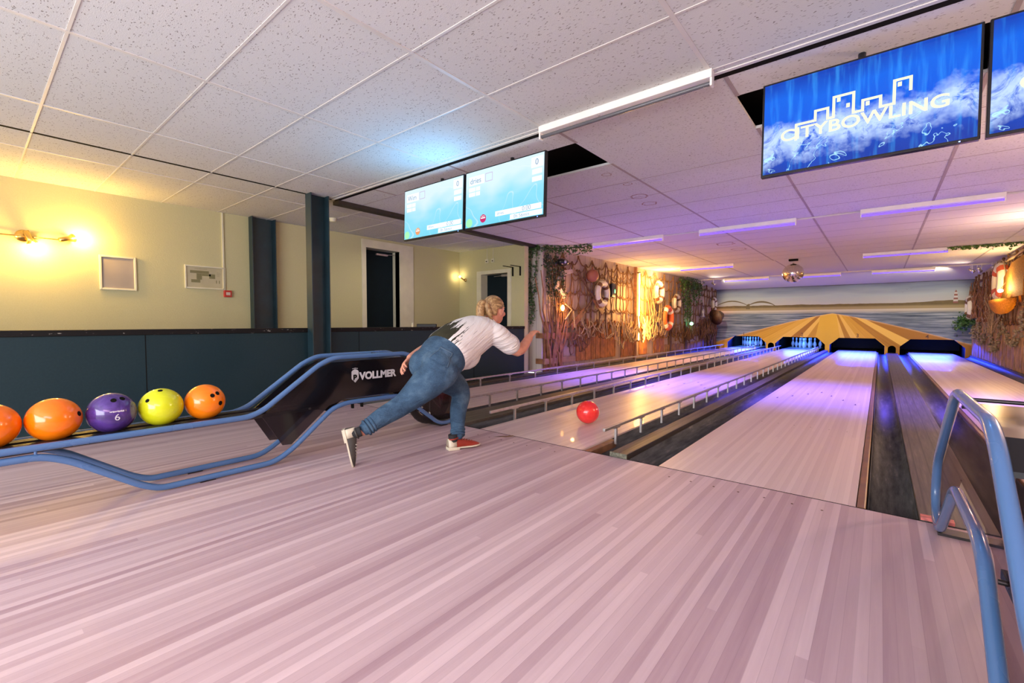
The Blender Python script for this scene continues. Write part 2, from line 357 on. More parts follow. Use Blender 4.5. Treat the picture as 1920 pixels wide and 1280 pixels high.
# ------------------------------------------------------------------ mural and pin pits
def mk_mural():
    s = N('lake_mural'); p = s.pos(); x = s.xyz(p); X, Z = x['X'], x['Z']
    nz = s.noise(s.comb(s.m_('MULTIPLY', X, .5), s.m_('MULTIPLY', Z, 4), 0), 1, 3, .55)
    sky = s.ramp(s.m_('ADD', s.map(Z, 1.55, 2.25), s.m_('MULTIPLY', s.m_('SUBTRACT', nz, .5), .5)), [(0, (.44, .43, .37)), (.45, (.34, .40, .40)), (.8, (.17, .22, .28)), (1, (.10, .10, .18))])
    wv = s.noise(s.comb(s.m_('MULTIPLY', X, .9), s.m_('MULTIPLY', Z, 20), 3), 1, 4, .6, .4)
    sea = s.ramp(wv, [(.34, (.045, .07, .10)), (.48, (.12, .16, .19)), (.62, (.28, .33, .34)), (.75, (.42, .46, .45))])
    hz = s.map(Z, 1.27, 1.38); sea = s.mix(hz, sea, (.50, .46, .33))
    hn = s.noise(s.comb(s.m_('MULTIPLY', X, 1.1), 0, 0), 1, 4, .6)
    top = s.m_('ADD', s.m_('ADD', 1.60, s.m_('MULTIPLY', s.m_('SUBTRACT', hn, .5), .10)), s.map(s.m_('ABSOLUTE', s.m_('SUBTRACT', X, 1.7)), .0, 1.0, .05, 0))
    hill = s.mix(s.noise(p, 7, 4), (.075, .055, .018), (.17, .125, .04))
    c = s.mix(s.m_('GREATER_THAN', Z, top), hill, sky)
    c = s.mix(s.map(Z, 1.54, 1.48), c, (.30, .24, .11)); c = s.mix(s.m_('LESS_THAN', Z, 1.42), c, sea)
    # wooden fan of boards spreading down from its apex
    dx = s.m_('ADD', X, 1.27); dz = s.m_('SUBTRACT', 1.62, Z)
    curve = s.m_('SUBTRACT', 1.29, s.m_('ADD', s.m_('MULTIPLY', s.m_('POWER', s.m_('ABSOLUTE', dx), 1.25), .165), s.m_('MULTIPLY', s.m_('ABSOLUTE', dx), .06)))
    ang = s.m_('DIVIDE', dx, dz); k = s.m_('DIVIDE', ang, s.m_('ADD', .085, s.m_('MULTIPLY', s.m_('ABSOLUTE', ang), .06)))
    t = s.white(s.comb(s.m_('FLOOR', k), 2, 2)); gr = s.noise(s.comb(s.m_('MULTIPLY', k, 6), s.m_('MULTIPLY', Z, 2), 0), 1, 4, .6)
    wood = s.ramp(s.m_('ADD', s.m_('MULTIPLY', t, .8), s.m_('MULTIPLY', gr, .25)), [(.2, (.38, .17, .02)), (.5, (.66, .36, .035)), (.8, (.82, .52, .09))])
    flat = s.mix(s.noise(p, 3, 3), (.72, .43, .035), (.78, .48, .055))
    wood = s.mix(s.m_('LESS_THAN', s.m_('ABSOLUTE', s.m_('ADD', X, 1.38)), s.m_('ADD', .16, s.m_('MULTIPLY', dz, .16))), wood, flat)
    wood = s.mix(s.map(s.m_('SUBTRACT', curve, Z), 0, .05, .7, 0), wood, (.70, .48, .24))
    c = s.mix(s.m_('LESS_THAN', Z, curve), c, wood)
    return s.fin(c, .55, spec=.3)
holes = []
for i, x0 in enumerate(XL):
    a, c_ = [(-4.56, -3.24), (-2.95, -1.45), (-1.32, .13), (.50, 1.97)][i]
    holes.append([(a, -.25), (a, .22), (a+.25, .46), (c_-.24, .46), (c_, .22), (c_, -.25)])
ar = []
for xc in (-3.08, .31):
    ar.append([(xc-.10, -.25), (xc-.10, .14)]+[(xc-.10*math.cos(t*PI/8), .14+.10*math.sin(t*PI/8)) for t in range(1, 8)]+[(xc+.10, .14), (xc+.10, -.25)])
outer = [(-5.0, -.3), (2.12, -.3), (2.12, 2.26), (-5.0, 2.26)]
def holed(poly_list, y0, y1, name, mat):
    # flat wall with openings, built through a bmesh triangle fill
    bm = bmesh.new()
    for lp in poly_list:
        vs = [bm.verts.new((p[0], 0, p[1])) for p in lp]
        for i in range(len(vs)): bm.edges.new((vs[i], vs[(i+1) % len(vs)]))
    bmesh.ops.triangle_fill(bm, use_beauty=True, use_dissolve=False, edges=bm.edges[:], normal=(0, -1, 0))
    r = bmesh.ops.extrude_face_region(bm, geom=bm.faces[:]); bmesh.ops.translate(bm, vec=(0, y1-y0, 0), verts=[v for v in r['geom'] if isinstance(v, bmesh.types.BMVert)])
    bmesh.ops.recalc_face_normals(bm, faces=bm.faces)
    me = bpy.data.meshes.new(name); bm.to_mesh(me); bm.free(); me.materials.append(mat); me.transform(Matrix.Translation((0, y0, 0)))
    o = bpy.data.objects.new(name, me); C.objects.link(o); return o
mu = holed([outer]+holes+ar, YM, YM+.05, 'wall_back', mk_mural()); mu['kind'] = 'structure'
tag(mu, 'painted lake mural with fan of wooden boards above the lane openings')
b = MB().box((-5.0, YM-.012, 2.235), (2.12, YM, 2.262)); b.build('trim_3', M['black'], kind='structure')
b = MB()
# painted low bridge-like arches and the lighthouse of the mural
def arc2(x0, x1, h, t, z0):
    n = 12; up = [(x0+(x1-x0)*i/n, z0+h*math.sin(PI*min(1, (i/n)*.97+.03))**.8) for i in range(n+1)]
    dn = [(x, z-t*(.5+.8*math.sin(PI*i/n))) for i, (x, z) in enumerate(up)]
    for i in range(n): b.add([(up[i][0], YM-.003, up[i][1]), (up[i+1][0], YM-.003, up[i+1][1]), (dn[i+1][0], YM-.003, dn[i+1][1]), (dn[i][0], YM-.003, dn[i][1])], [(0, 1, 2, 3)])
arc2(-4.98, -3.86, .21, .035, 1.60); arc2(-3.86, -2.98, .17, .05, 1.60)
b.add([(-3.94, YM-.0032, 1.48), (-3.80, YM-.0032, 1.48), (-3.82, YM-.0032, 1.68), (-3.92, YM-.0032, 1.64)], [(0, 1, 2, 3)])
b.build('painted_arches', plain('mural_olive', (.10, .075, .025), .6), mu)
b = MB(); z = 1.56
for i in range(6):
    w0 = .055-.004*i; b.add([(1.72-w0, YM-.004, z), (1.72+w0, YM-.004, z), (1.72+w0-.004, YM-.004, z+.055), (1.72-w0+.004, YM-.004, z+.055)], [(0, 1, 2, 3)], i % 2); z += .055
b.add([(1.69, YM-.004, z), (1.75, YM-.004, z), (1.72, YM-.004, z+.07)], [(0, 1, 2)], 0)
b.build('painted_lighthouse', [plain('mural_brick_red', (.20, .07, .05), .6), plain('mural_white', (.50, .48, .42), .6)], mu)
b = MB()
for x, z, s_ in ((.62, 2.02, .05), (.52, 1.93, .035), (.72, 2.05, .05), (1.93, 2.08, .06)): b.add([(x-s_, YM-.004, z+s_*.6), (x, YM-.004, z), (x+s_, YM-.004, z+s_*.8), (x, YM-.004, z-s_*.3)], [(0, 1, 2, 3)])
b.build('painted_birds', plain('mural_grey', (.16, .17, .20), .6), mu)
for t, x in (('1', -3.99), ('2', -2.12), ('3', -.57), ('4', 1.13)):
    text_mesh('lane_number', t, .17, M['dark_wood'], mu, Matrix.Translation((x, YM-.004, .49)) @ Matrix.Rotation(PI/2, 4, 'X'), bold=.001, align='CENTER')
# pits: side kickbacks, back curtain, roof
pit = plain('pit_black', (.002, .002, .0025), .8, spec=.1)
for i, x0 in enumerate(XL):
    a, c_ = holes[i][0][0], holes[i][4][0]
    q = MB().box((a-.03, YM+.06, -.2), (a, 22.4, 1.0)).box((c_, YM+.06, -.2), (c_+.03, 22.4, 1.0)).box((a, 22.2, -.2), (c_, 22.25, 1.0)).box((a, YM+.06, .95), (c_, 22.4, 1.0))
    q = q.build('pin_pit', pit)
    tag(q, 'black pin pit housing behind mural opening of lane %s' % ['one', 'two', 'three', 'four'][i], 'pin pit')
    if i > 1:
        k = MB().box((a+.03, 19.70, .09), (c_-.03, 19.74, .62)).build('sweep_board', plain('sweep_black', (.004, .006, .004), .8, spec=.1))
        tag(k, 'black sweep board lowered across the pin deck of lane %s' % ('three' if i == 2 else 'four'), 'sweep board')
b = MB()
for xc in (-3.08, .31): b.box((xc-.16, YM+.07, -.2), (xc-.13, 20, .4)).box((xc+.13, YM+.07, -.2), (xc+.16, 20, .4)).box((xc-.16, 20, -.2), (xc+.16, 20.03, .4)).box((xc-.16, YM+.07, .37), (xc+.16, 20, .4))
b.build('ball_tunnels', pit, mu)
# pins
prof = [(.0257, 0), (.0286, .01), (.0360, .035), (.0450, .057), (.0574, .098), (.0605, .115), (.0600, .135), (.0535, .165), (.0420, .195), (.0300, .225), (.0235, .254), (.0240, .275), (.0290, .300), (.0323, .328), (.0310, .352), (.0230, .372), (.0100, .380), (.0001, .381)]
pm = plain('white_pin', (.82, .82, .84), .25, var=.03)
pin0 = None
ORD = ['head', 'second row left', 'second row right', 'third row left', 'third row middle', 'third row right', 'back row far left', 'back row inner left', 'back row inner right', 'back row far right']
for li, xc in ((0, -4.11), (1, -2.25)):
    spots = [(0, 0), (-1, 1), (1, 1), (-2, 2), (0, 2), (2, 2), (-3, 3), (-1, 3), (1, 3), (3, 3)]
    for k, (dx, dy) in enumerate(spots):
        lab = 'white bowling pin lit blue, %s pin of the rack on lane %s' % (ORD[k], 'one' if li == 0 else 'two')
        if pin0 is None:
            pin0 = o = MB().lathe([(0.0001, 0)]+prof, n=18).build('bowling_pin', pm)
            MB().lathe([(.0247, .258), (.0249, .262), (.0243, .270)], n=18).build('neck_stripe', plain('pin_red', (.5, .03, .03), .3), o)
        else: o = copy_tree(pin0)
        o.location = (xc+dx*.1524, 20.45+dy*.264, 0.001); tag(o, lab, 'bowling pin', 'pins on lane %s' % ('one' if li == 0 else 'two'))

# ------------------------------------------------------------------ lanes, gutters, cappings
NM = ['one', 'two', 'three', 'four']
for i, x0 in enumerate(XL):
    o = MB().box((x0, YF+.003, -.09), (x0+LW, 21.6, -.0)).build('bowling_lane', M['lane'])
    tag(o, 'glossy pale wooden bowling lane number %s, %s' % (NM[i], ['furthest left beside the plank wall', 'where the red ball rolls', 'clear of rails left of the dark gutters', 'furthest right by the reed wall'][i]), 'bowling lane')
    q = MB()
    for k, (dx, y) in enumerate([(d, YF+4.6-abs(d)*2.2) for d in (-.4, -.27, -.13, 0, .13, .27, .4)]):
        q.add([(x0+LW/2+dx, y+.06, .0008), (x0+LW/2+dx-.012, y-.06, .0008), (x0+LW/2+dx+.012, y-.06, .0008)], [(0, 1, 2)])
        q.lathe([(0, .0008), (.006, .0008)], (x0+LW/2+dx, YF+2.0, 0), 8)
    q.build('arrow_marks', M['dark_wood'], o)
def gutter(x0, x1, lab):
    n = 12; xc, hw_ = (x0+x1)/2, (x1-x0)/2; up = [(xc-hw_*math.cos(PI*i/n), -.012-.075*math.sin(PI*i/n)) for i in range(n+1)]
    q = MB(); vs = [(x, y, z) for y in (YF+.003, 19.6) for x, z in up]
    q.add(vs, [(i, i+1, i+n+2, i+n+1) for i in range(n)], 0, True)
    o = q.build('gutter', M['gutter']); sm = o.modifiers.new('s', 'SOLIDIFY'); sm.thickness = .004
    tag(o, lab, 'gutter')
gutter(-4.87, -4.64, 'dark rounded gutter between plank wall and lane one')
gutter(-3.58, -3.36, 'dark rounded gutter right of lane one')
gutter(-3.00, -2.78, 'dark rounded gutter left of lane two')
gutter(-1.72, -1.48, 'dark rounded gutter right of lane two')
gutter(-1.36, -1.13, 'dark scuffed gutter left of lane three')
gutter(-.025, .176, 'dark scuffed gutter right of lane three')
gutter(.45, .69, 'dark scuffed gutter left of lane four')
gutter(1.83, 2.06, 'dark gutter between lane four and reed wall')
def capping(x0, x1, z1, lab):
    o = MB().box((x0, YF+.003, -.09), (x1, 19.2, z1)).build('capping', M['capping'], bevel=.004); tag(o, lab, 'lane capping'); return o
capping(-3.36, -3.00, .02, 'brown ribbed capping between lanes one and two')
c1 = capping(-1.48, -1.36, .03, 'narrow grey ribbed capping between lanes two and three')
MB().box((-1.485, YF+.0, -.02), (-1.355, YF+.012, .034)).build('end_plate', plain('scuffed_metal', (.14, .14, .10), .5, .3, var=.6, sc=60), c1)
c2 = capping(.176, .45, .004, 'wide ribbed capping over the ball track between lanes three and four')
MB().box((.18, YF+.004, .004), (.30, YF+.05, .02)).build('warning_sticker', plain('red_white_sticker', (.62, .16, .14), .5, var=.4, sc=40), c2)
capping(2.06, 2.115, .02, 'dark capping strip at foot of the reed wall')
capping(-4.995, -4.87, .02, 'dark capping strip at foot of the plank wall')
def strip(x0, x1, y0, y1, lab, z=.0):
    n = 6; q = MB().box((x0, y0, -.07), (x1, y1, z)); o = q.build('bumper_strip', M['brown_strip'], bevel=.008); tag(o, lab, 'bumper strip')
strip(-.070, -.030, YF+.01, 19, 'lowered brown bumper strip along right edge of lane three')
strip(.693, .728, YF+.01, 19, 'lowered brown bumper strip along left edge of lane four')
strip(-1.715, -1.665, YF+.01, 3.40, 'short tan bumper strip at near end of lane two gutter', -.005)
# raised bumper rails
def bumper(x, y0, z, lab, p0, step):
    t = empty('bumper_rail', (x, y0, -.03), lab, 'bumper rail', 'raised bumper rails')
    zz = z+.03
    MB().box((-.011, 0, zz-.016), (.011, 19.0-y0, zz+.010)).build('rail', M['rail_metal'], t, bevel=.004)
    y = p0
    while y < 18.9:
        MB().box((-.009, y-y0-.010, 0.0), (.009, y-y0+.010, zz-.016)).box((-.013, y-y0-.05, zz-.022), (.013, y-y0+.05, zz-.014)).build('post', M['rail_metal'], t); y += step
bumper(-1.650, 3.15, .125, 'raised metal bumper rail along right edge of lane two', 3.36, .50)
bumper(-2.805, 3.10, .125, 'raised metal bumper rail along left edge of lane two', 3.47, .54)
bumper(-3.550, 3.10, .125, 'raised metal bumper rail along right edge of lane one', 3.40, .52)
bumper(-4.675, 3.10, .125, 'raised metal bumper rail along left edge of lane one', 3.55, .70)
# ------------------------------------------------------------------ ball returns
def mk_smoke(op):
    s = N('smoked_panel'); p = s.pos()
    sc = s.m_('GREATER_THAN', s.noise(s.scale(p, (1, 30, 6), rot=(.5, 0, 0)), 4, 4, .7), .70)
    c = s.mix(s.m_('MULTIPLY', sc, .5), (.010, .008, .010), (.16, .13, .13))
    s.fin(c, .12, spec=.6)
    tr = s.new('ShaderNodeBsdfTransparent'); tr.inputs[0].default_value = (.75, .68, .70, 1)
    mx = s.new('ShaderNodeMixShader'); mx.inputs[0].default_value = op
    s.l.new(tr.outputs[0], mx.inputs[1]); s.l.new(s.b.outputs[0], mx.inputs[2]); s.l.new(mx.outputs[0], s.out.inputs[0]); return s.m
M['smoke'] = mk_smoke(.62); M['smoke_light'] = mk_smoke(.10)
UP = [(-1.2, .362), (1.15, .352), (1.24, .385), (1.62, .655), (1.73, .70), (2.38, .70), (2.47, .66), (2.98, .30), (3.03, .12), (2.92, .022), (2.76, .03), (2.34, .345), (1.84, .352), (1.72, .325), (1.42, .085), (1.30, .022), (.68, .022), (.60, .06), (.32, .265), (.22, .31), (-1.2, .313)]
def ball_return(xc, lab, logo):
    smoke = M['smoke' if logo else 'smoke_light']
    t = empty('ball_return', (xc, 1.2, 0), lab, 'ball return')
    for sx, nm in ((.12, 'right'), (-.12, 'left')):
        pts = fillet([(sx, y-1.2, z) for y, z in UP], .07, 4)
        MB().tube(pts, .018, 12).build('side_rail', M['blue_tube'], t)
        x = sx*.86
        panel = [(1.23, .34), (1.60, .62), (1.72, .665), (2.37, .665), (2.46, .63), (2.95, .28), (2.97, .06), (2.88, .05), (2.78, .06), (2.36, .375), (1.84, .378), (1.70, .345), (1.42, .115), (1.36, .12)]
        MB().prism([(y-1.2, z) for y, z in panel], 'YZ', x-.003, x+.003).build('side_panel', smoke, t)
    # dark machinery seen through the panels, hood, lift wheel
    if logo: MB().prism([(.30, .37), (.56, .64), (1.16, .645), (1.30, .58), (1.55, .36), (1.2, .37), (.66, .395), (.50, .30)], 'YZ', -.085, .085).build('lift_housing', M['black'], t, bevel=.02)
    MB().prism([(.42, .60), (.53, .665), (1.16, .668), (1.26, .64), (1.26, .63), (1.16, .655), (.53, .652), (.42, .585)], 'YZ', -.10, .10).build('hood', M['blackgloss'], t)
    if logo: MB().torus((0, 1.55, .27), .22, .035, 'X', 32, 8).build('lift_wheel', M['rack_black'], t)
    q = MB()
    for k in range(8):
        a = k*PI/4; q.tube([(0, 1.55, .27), (0, 1.55+.2*math.cos(a), .27+.2*math.sin(a))], .008, 6)
    if logo: q.build('wheel_spokes', M['grid_metal'], t)
    # track bars the balls roll on
    q = MB()
    for x in (-.085, -.062, -.039, .039, .062, .085): q.box((x-.008, -2.4, .352), (x+.008, .42, .368))
    q.box((-.105, -2.4, .330), (.105, .42, .352)); q.build('ball_track', M['rack_black'], t)
    for y in (-.78, .35, 1.0, -.1): MB().tube([(-.12, y, .346 if y < .4 else .70), (.12, y, .346 if y < .4 else .70)], .007, 6).build('cross_bar', M['rack_black'], t)
    for x in (-.12, .12):
        MB().tube([(x, -1.0, .318), (x, -1.0, .358)], .006, 8).build('rail_spacer', M['blue_tube'], t)
        MB().box((x-.01, -.33, 0), (x+.01, -.25, .018)).build('foot_plate', M['rack_black'], t)
    MB().box((-.125, 1.58, 0), (.125, 1.66, .012)).build('foot_plate', M['rack_black'], t)
    q = MB()
    for y in (.68, .76): q.box((.10, y, .30), (.125, y+.012, .34))
    q.build('rail_clip', M['black'], t)
    if logo:
        lm = plain('silver_letters', (.55, .55, .55), .4)
        R = Matrix(((0, 0, 1, .1075), (1, 0, 0, 0), (0, 1, 0, 0), (0, 0, 0, 1)))
        text_mesh('lettering', 'VOLLMER', .078, lm, t, R @ Matrix.Translation((.755, .515, 0)), bold=.0035, sx=1.0)
        q = MB(); hx = [(-.030, .045), (-.030, -.012), (0, -.042), (.030, -.012), (.030, .045), (.018, .056), (0, .062), (-.018, .056)]
        q.prism([(.715+a, .537+b_) for a, b_ in hx], 'YZ', .1065, .108); em = q.build('crest_emblem', lm, t)
        text_mesh('crest_letter', 'B', .062, M['black'], em, R @ Matrix.Translation((.697, .512, .0012)), bold=.003)
        q = MB()
        for a in range(-2, 3): q.box((.1066, .715+a*.010-.003, .602), (.108, .715+a*.010+.003, .610-abs(a)*.002))
        q.build('crest_crown', lm, em)
    return t
ball_return(-3.25, 'blue tubed ball return with lettered black hood between lanes one and two', True)
ball_return(.355, 'blue tubed ball return cut by the right frame edge before lane four', False)

# ------------------------------------------------------------------ bowling balls
def mk_ball(name, c1, c2, sc=5, rough=.18):
    s = N(name); n = s.noise(s.scale(s.coord(), (1, 1, 1)), sc, 5, .6, 2.5)
    return s.fin(s.ramp(n, [(.3, c1), (.7, c2)]), rough, spec=.5, coat=.4)
hole_m = M['black']
def ball(loc, mat, lab, dirs, group='bowling balls on the blue rack', rot=(0, 0, 0)):
    q = MB().ball((0, 0, 0), .108, 40).build('bowling_ball', mat, loc=loc); tag(q, lab, 'bowling ball', group)
    h = MB()
    for d, r in dirs:
        d = Vector(d).normalized(); R = d.to_track_quat('Z', 'Y').to_matrix().to_4x4()
        h.lathe([(0, .0), (r, .0), (r, .0012), (0, .0012)], d*.1072, 14, 0, R, False)
    h.build('finger_holes', hole_m, q); return q
om = mk_ball('orange_ball', (.95, .17, .0), (1.0, .25, .005), 3); om2 = mk_ball('bright_orange_ball', (.97, .19, .0), (1.0, .28, .008), 3)
pu = mk_ball('purple_ball', (.035, .015, .12), (.11, .05, .30), 6); ye = mk_ball('lime_ball', (.60, .66, .005), (.74, .78, .02), 3)
rd = mk_ball('red_ball', (.80, .02, .02), (.95, .06, .05), 3)
Z0 = .466; X0 = -3.25
ball((X0, .06, Z0), om, 'orange bowling ball cut by left frame edge, last on the rack', [((-.5, .2, .9), .012)])
ball((X0, .278, Z0), om, 'largest orange bowling ball left of the purple one, single hole at its side', [((.55, .80, .22), .013)])
pb = ball((X0, .500, Z0), pu, 'swirled purple bowling ball with two finger holes, numbered six', [((.62, -.02, .62), .013), ((.52, .30, .66), .013)])
ball((X0, .720, Z0), ye, 'lime yellow bowling ball right of the purple one', [((.35, -.10, .93), .012), ((.55, -.72, .50), .011)])
ob = ball((X0, .942, Z0), om2, 'orange bowling ball nearest the black hood, three finger holes facing forward', [((.86, .10, .42), .013), ((.72, .38, .50), .013), ((.86, .50, -.05), .014)])
d = Vector((.93, -.30, -.10)).normalized()
def on_ball(d, up, off=.1088):
    d = Vector(d).normalized(); y = (Vector(up)-d*Vector(up).dot(d)).normalized(); x = y.cross(d)
    return Matrix(((x.x, y.x, d.x, d.x*off), (x.y, y.y, d.y, d.y*off), (x.z, y.z, d.z, d.z*off), (0, 0, 0, 1)))
wt = plain('white_print', (.7, .68, .75), .4)
text_mesh('printed_number', '6', .050, wt, pb, on_ball((.93, .05, -.12), (0, 0, 1)) @ Matrix.Translation((-.012, -.015, 0)), .0004)
q = MB(); g = random.Random(4); Q = on_ball((.90, .05, .14), (0, 0, 1))
for k in range(14):
    x = -.030+k*.0043; q.box((x, -.003*g.random(), 0), (x+.0030, .005+.002*g.random(), .0004), M4=Q)
q.build('printed_line', wt, pb)
rb = ball((-2.131, 3.742, .112), rd, 'bright red bowling ball just released onto lane two', [((-.2, .3, .9), .012), ((-.3, .0, .9), .012)], None)

# ------------------------------------------------------------------ ceiling lights
tube_uv = glow('uv_tube', (.15, .07, 1.0), 1.1); tube_off = plain('unlit_tube', (.10, .10, .11), .15)
def fixture(a, b_, y, z, lab, mat, group, h=.055):
    L_ = b_-a; t = empty('tube_light', (a, y, z), lab, 'ceiling light', group)
    MB().box((0, -.028, -h), (L_, .028, 0)).build('housing', M['white_metal'], t, bevel=.004)
    for xx in (0, L_-.012): MB().box((xx, -.02, -h-.045), (xx+.012, .02, -h)).build('lamp_holder', M['white_metal'], t)
    MB().tube([(.012, 0, -h-.025), (L_-.012, 0, -h-.025)], .013, 12).build('tube', mat, t)
    q = MB().tube([(L_*.4, 0, -h), (L_*.4, 0, -h-.006)], .006, 8); q.build('cover_screw', M['rail_metal'], t); return t
rows = ['first row', 'first row', 'first row', 'second row', 'second row', 'third row', 'third row', 'third row']
pos = ['left by the ivy', 'middle', 'right', 'left', 'right', 'left', 'middle behind the mirror ball', 'right']
for (a, b_, y), r0, p0 in zip(UVT, rows, pos):
    fixture(a, b_, y, ZC-(0 if y < 8 else .022 if y < 13 else .03), 'white batten with purple ultraviolet tube on lane ceiling, %s, %s' % (r0, p0), tube_uv, 'ultraviolet ceiling lights')
fixture(-2.02, -.79, 2.80, ZC, 'large unlit white batten with dark tubes above lane foul line', tube_off, None, .05)

# ------------------------------------------------------------------ screens
def screen(x0, x1, z0, z1, y, tilt, lab, mat, cat='television'):
    W, Hh = x1-x0, z1-z0; t = empty('wall_screen' if False else 'television', ((x0+x1)/2, y, z1), lab, cat); t.rotation_euler = (tilt, 0, 0)
    MB().box((-W/2, 0, -Hh), (W/2, .035, 0)).box((-W/3, .035, -Hh*.8), (W/3, .07, -Hh*.2)).build('casing', M['blackgloss'], t, bevel=.004)
    MB().add([(-W/2+.011, -.0015, -Hh+.014), (W/2-.011, -.0015, -Hh+.014), (W/2-.011, -.0015, -.011), (-W/2+.011, -.0015, -.011)], [(0, 1, 2, 3)]).build('display', mat, t)
    MB().box((W*.42, -.002, -Hh+.003), (W*.42+.006, 0, -Hh+.007)).build('power_light', glow('power_blue', (.1, .2, 1), 6), t)
    MB().tube([(0, .07, -.15), (0, .13, -.10), (0, .13, .30)], .018, 8).build('bracket', M['blackgloss'], t)
    return t, W, Hh
def mk_score():
    s = N('score_display'); p = s.coord(); x = s.xyz(p)
    n = s.noise(s.scale(p, (1.2, 1, 2.2)), 2.0, 2, .5, .3); z = s.map(x['Z'], -.5, 0)
    c = s.ramp(s.m_('ADD', s.m_('MULTIPLY', z, .62), s.m_('MULTIPLY', n, .55)), [(.2, (.18, .70, .92)), (.5, (.30, .76, .95)), (.8, (.72, .90, 1))])
    wv = s.noise(s.scale(p, (1, 1, 1)), 2.6, 1, .5, .6); li = s.map(s.m_('ABSOLUTE', s.m_('SUBTRACT', wv, .48)), 0, .008, .5, 0)
    c = s.mix(li, c, (.9, .98, 1)); s.fin((0, 0, 0), .15, emit=c, es=.44); return s.m
def mk_blue():
    s = N('blue_splash_display'); p = s.coord(); x = s.xyz(p)
    base = s.ramp(s.m_('ADD', s.map(x['Z'], -.52, 0), s.m_('MULTIPLY', s.m_('SUBTRACT', s.noise(p, 2.5, 3), .5), .5)), [(0, (.0, .03, .30)), (.5, (.0, .08, .60)), (.8, (.0, .10, .62)), (1, (.0, .03, .32))])
    ray = s.noise(s.scale(p, (14, 1, 1.3), rot=(0, .25, 0)), 2, 3, .6); base = s.mix(s.map(ray, .5, .8, 0, .45), base, (.05, .45, 1))
    band = s.m_('ADD', -.345, s.m_('ADD', s.m_('MULTIPLY', x['X'], .05), s.m_('MULTIPLY', s.m_('SUBTRACT', s.noise(p, 5, 4, .7), .5), .30)))
    d = s.m_('ABSOLUTE', s.m_('SUBTRACT', x['Z'], band)); foam = s.noise(p, 11, 6, .75, .8)
    f1 = s.m_('MULTIPLY', s.map(d, .02, .12, 1, 0), s.map(foam, .34, .50)); c = s.mix(f1, base, (.42, .56, .85))
    ed = s.map(s.m_('ABSOLUTE', s.m_('SUBTRACT', s.noise(p, 6.5, 3, .6, .5), .56)), 0, .010, 1, 0); low = s.map(x['Z'], -.26, -.34)
    c = s.mix(s.m_('MULTIPLY', s.m_('MULTIPLY', ed, low), .8), c, (.45, .85, 1))
    s.fin((0, 0, 0), .12, emit=c, es=.6); return s.m
lamp('screen_glow', 'SPOT', (-3.05, 2.88, 1.84), 15, (.12, .52, 1.0), .04, target=(-3.15, 1.9, 2.60), spot=2.6, blend=1)
lamp('screen_glow', 'SPOT', (-.1, 2.90, 1.98), 3, (.10, .30, 1.0), .04, target=(-.1, 1.0, 1.0), spot=2.6, blend=1)
sm_ = mk_score(); bm_ = mk_blue()
tx = glow('faint_screen_text', (.30, .42, .58), 0.45); whi = glow('screen_white', (.88, .96, 1), 0.54); pink = glow('screen_pink', (.65, .02, .16), 0.41); grn = glow('screen_green', (.35, .92, .45), 0.50); ora = glow('screen_orange', (.85, .35, .15), 0.45); pur = glow('screen_outline', (.55, .35, .6), 0.45)
RX = Matrix.Rotation(PI/2, 4, 'X')
def scr_text(nm, t, txt, size, x, z, mat, bold=0, sx=1.): return text_mesh(nm, txt, size, mat, t, Matrix.Translation((x, -.0042, z)) @ RX, .0003, bold, sx)
def rect(q, x0, z0, x1, z1, y=-.003, mi=0): q.add([(x0, y, z0), (x1, y, z0), (x1, y, z1), (x0, y, z1)], [(0, 1, 2, 3)], mi)
for (x0, x1, nm, bc, lab) in ((-3.955, -3.055, 'Wim', ora, 'left pale blue score screen reading Wim, hanging above lanes one and two'), (-3.035, -2.125, 'dries', pink, 'right pale blue score screen reading dries, hanging above lane two')):
    t, W, Hh = screen(x0, x1, 1.825, 2.355, 3.02, -.03, lab, sm_)
    q = MB(); k = W/2
    for r in ((-k+.05, -.135, -k+.24, -.055), (k-.14, -.12, k-.02, -.035), (k-.13, -.175, k-.03, -.135), (k-.13, -.235, k-.03, -.195), (-k+.05, -.19, -k+.13, -.155), (-k+.14, -.19, -k+.19, -.155), (-k+.05, -.235, -k+.13, -.20), (-k+.14, -.235, -k+.19, -.20), (-k+.38, -Hh+.07, k-.03, -Hh+.115), (-k+.55, -Hh+.02, k-.02, -Hh+.062)): q = MB(); rect(q, *r); q.build('score_box', whi, t)
    q = MB(); a, c_ = -k+.255, -.06
    for r in ((a, c_-.07, a+.085, c_-.066), (a, c_, a+.085, c_+.004), (a, c_-.07, a+.004, c_), (a+.081, c_-.07, a+.085, c_)): rect(q, *r, y=-.0035)
    q.build('turn_box', pur, t)
    q = MB().lathe([(0, 0), (.037, 0)], (0, 0, 0), 20, 0, Matrix.Translation((-k+.235, -.0038, -Hh+.075)) @ RX, False); q.build('player_icon', bc, t)
    q = MB(); rect(q, -k+.208, -Hh+.075, -k+.262, -Hh+.085, -.0045); rect(q, -k+.22, -Hh+.092, -k+.232, -Hh+.10, -.0045); rect(q, -k+.24, -Hh+.092, -k+.252, -Hh+.10, -.0045); q.build('icon_marks', whi, t)
    q = MB().lathe([(0, 0), (.040, 0)], (0, 0, 0), 20, 0, Matrix.Translation((-k+.06, -.0038, -Hh+.055)) @ RX, False); q.build('status_dot', grn, t)
    scr_text('player_name', t, nm, .07, -k+.065, -.120, tx, .0008); scr_text('score_number', t, '0', .07, k-.10, -.10, tx, .0008)
    scr_text('score_total', t, '0.00', .055, k-.23, -Hh+.075, tx); scr_text('time_left', t, '0h 56min', .045, k-.32, -Hh+.026, tx)
    scr_text('lane_text', t, nm, .04, -k+.40, -Hh+.08, tx)
logo = glow('logo_cream', (1, 1, .72), 0.46)
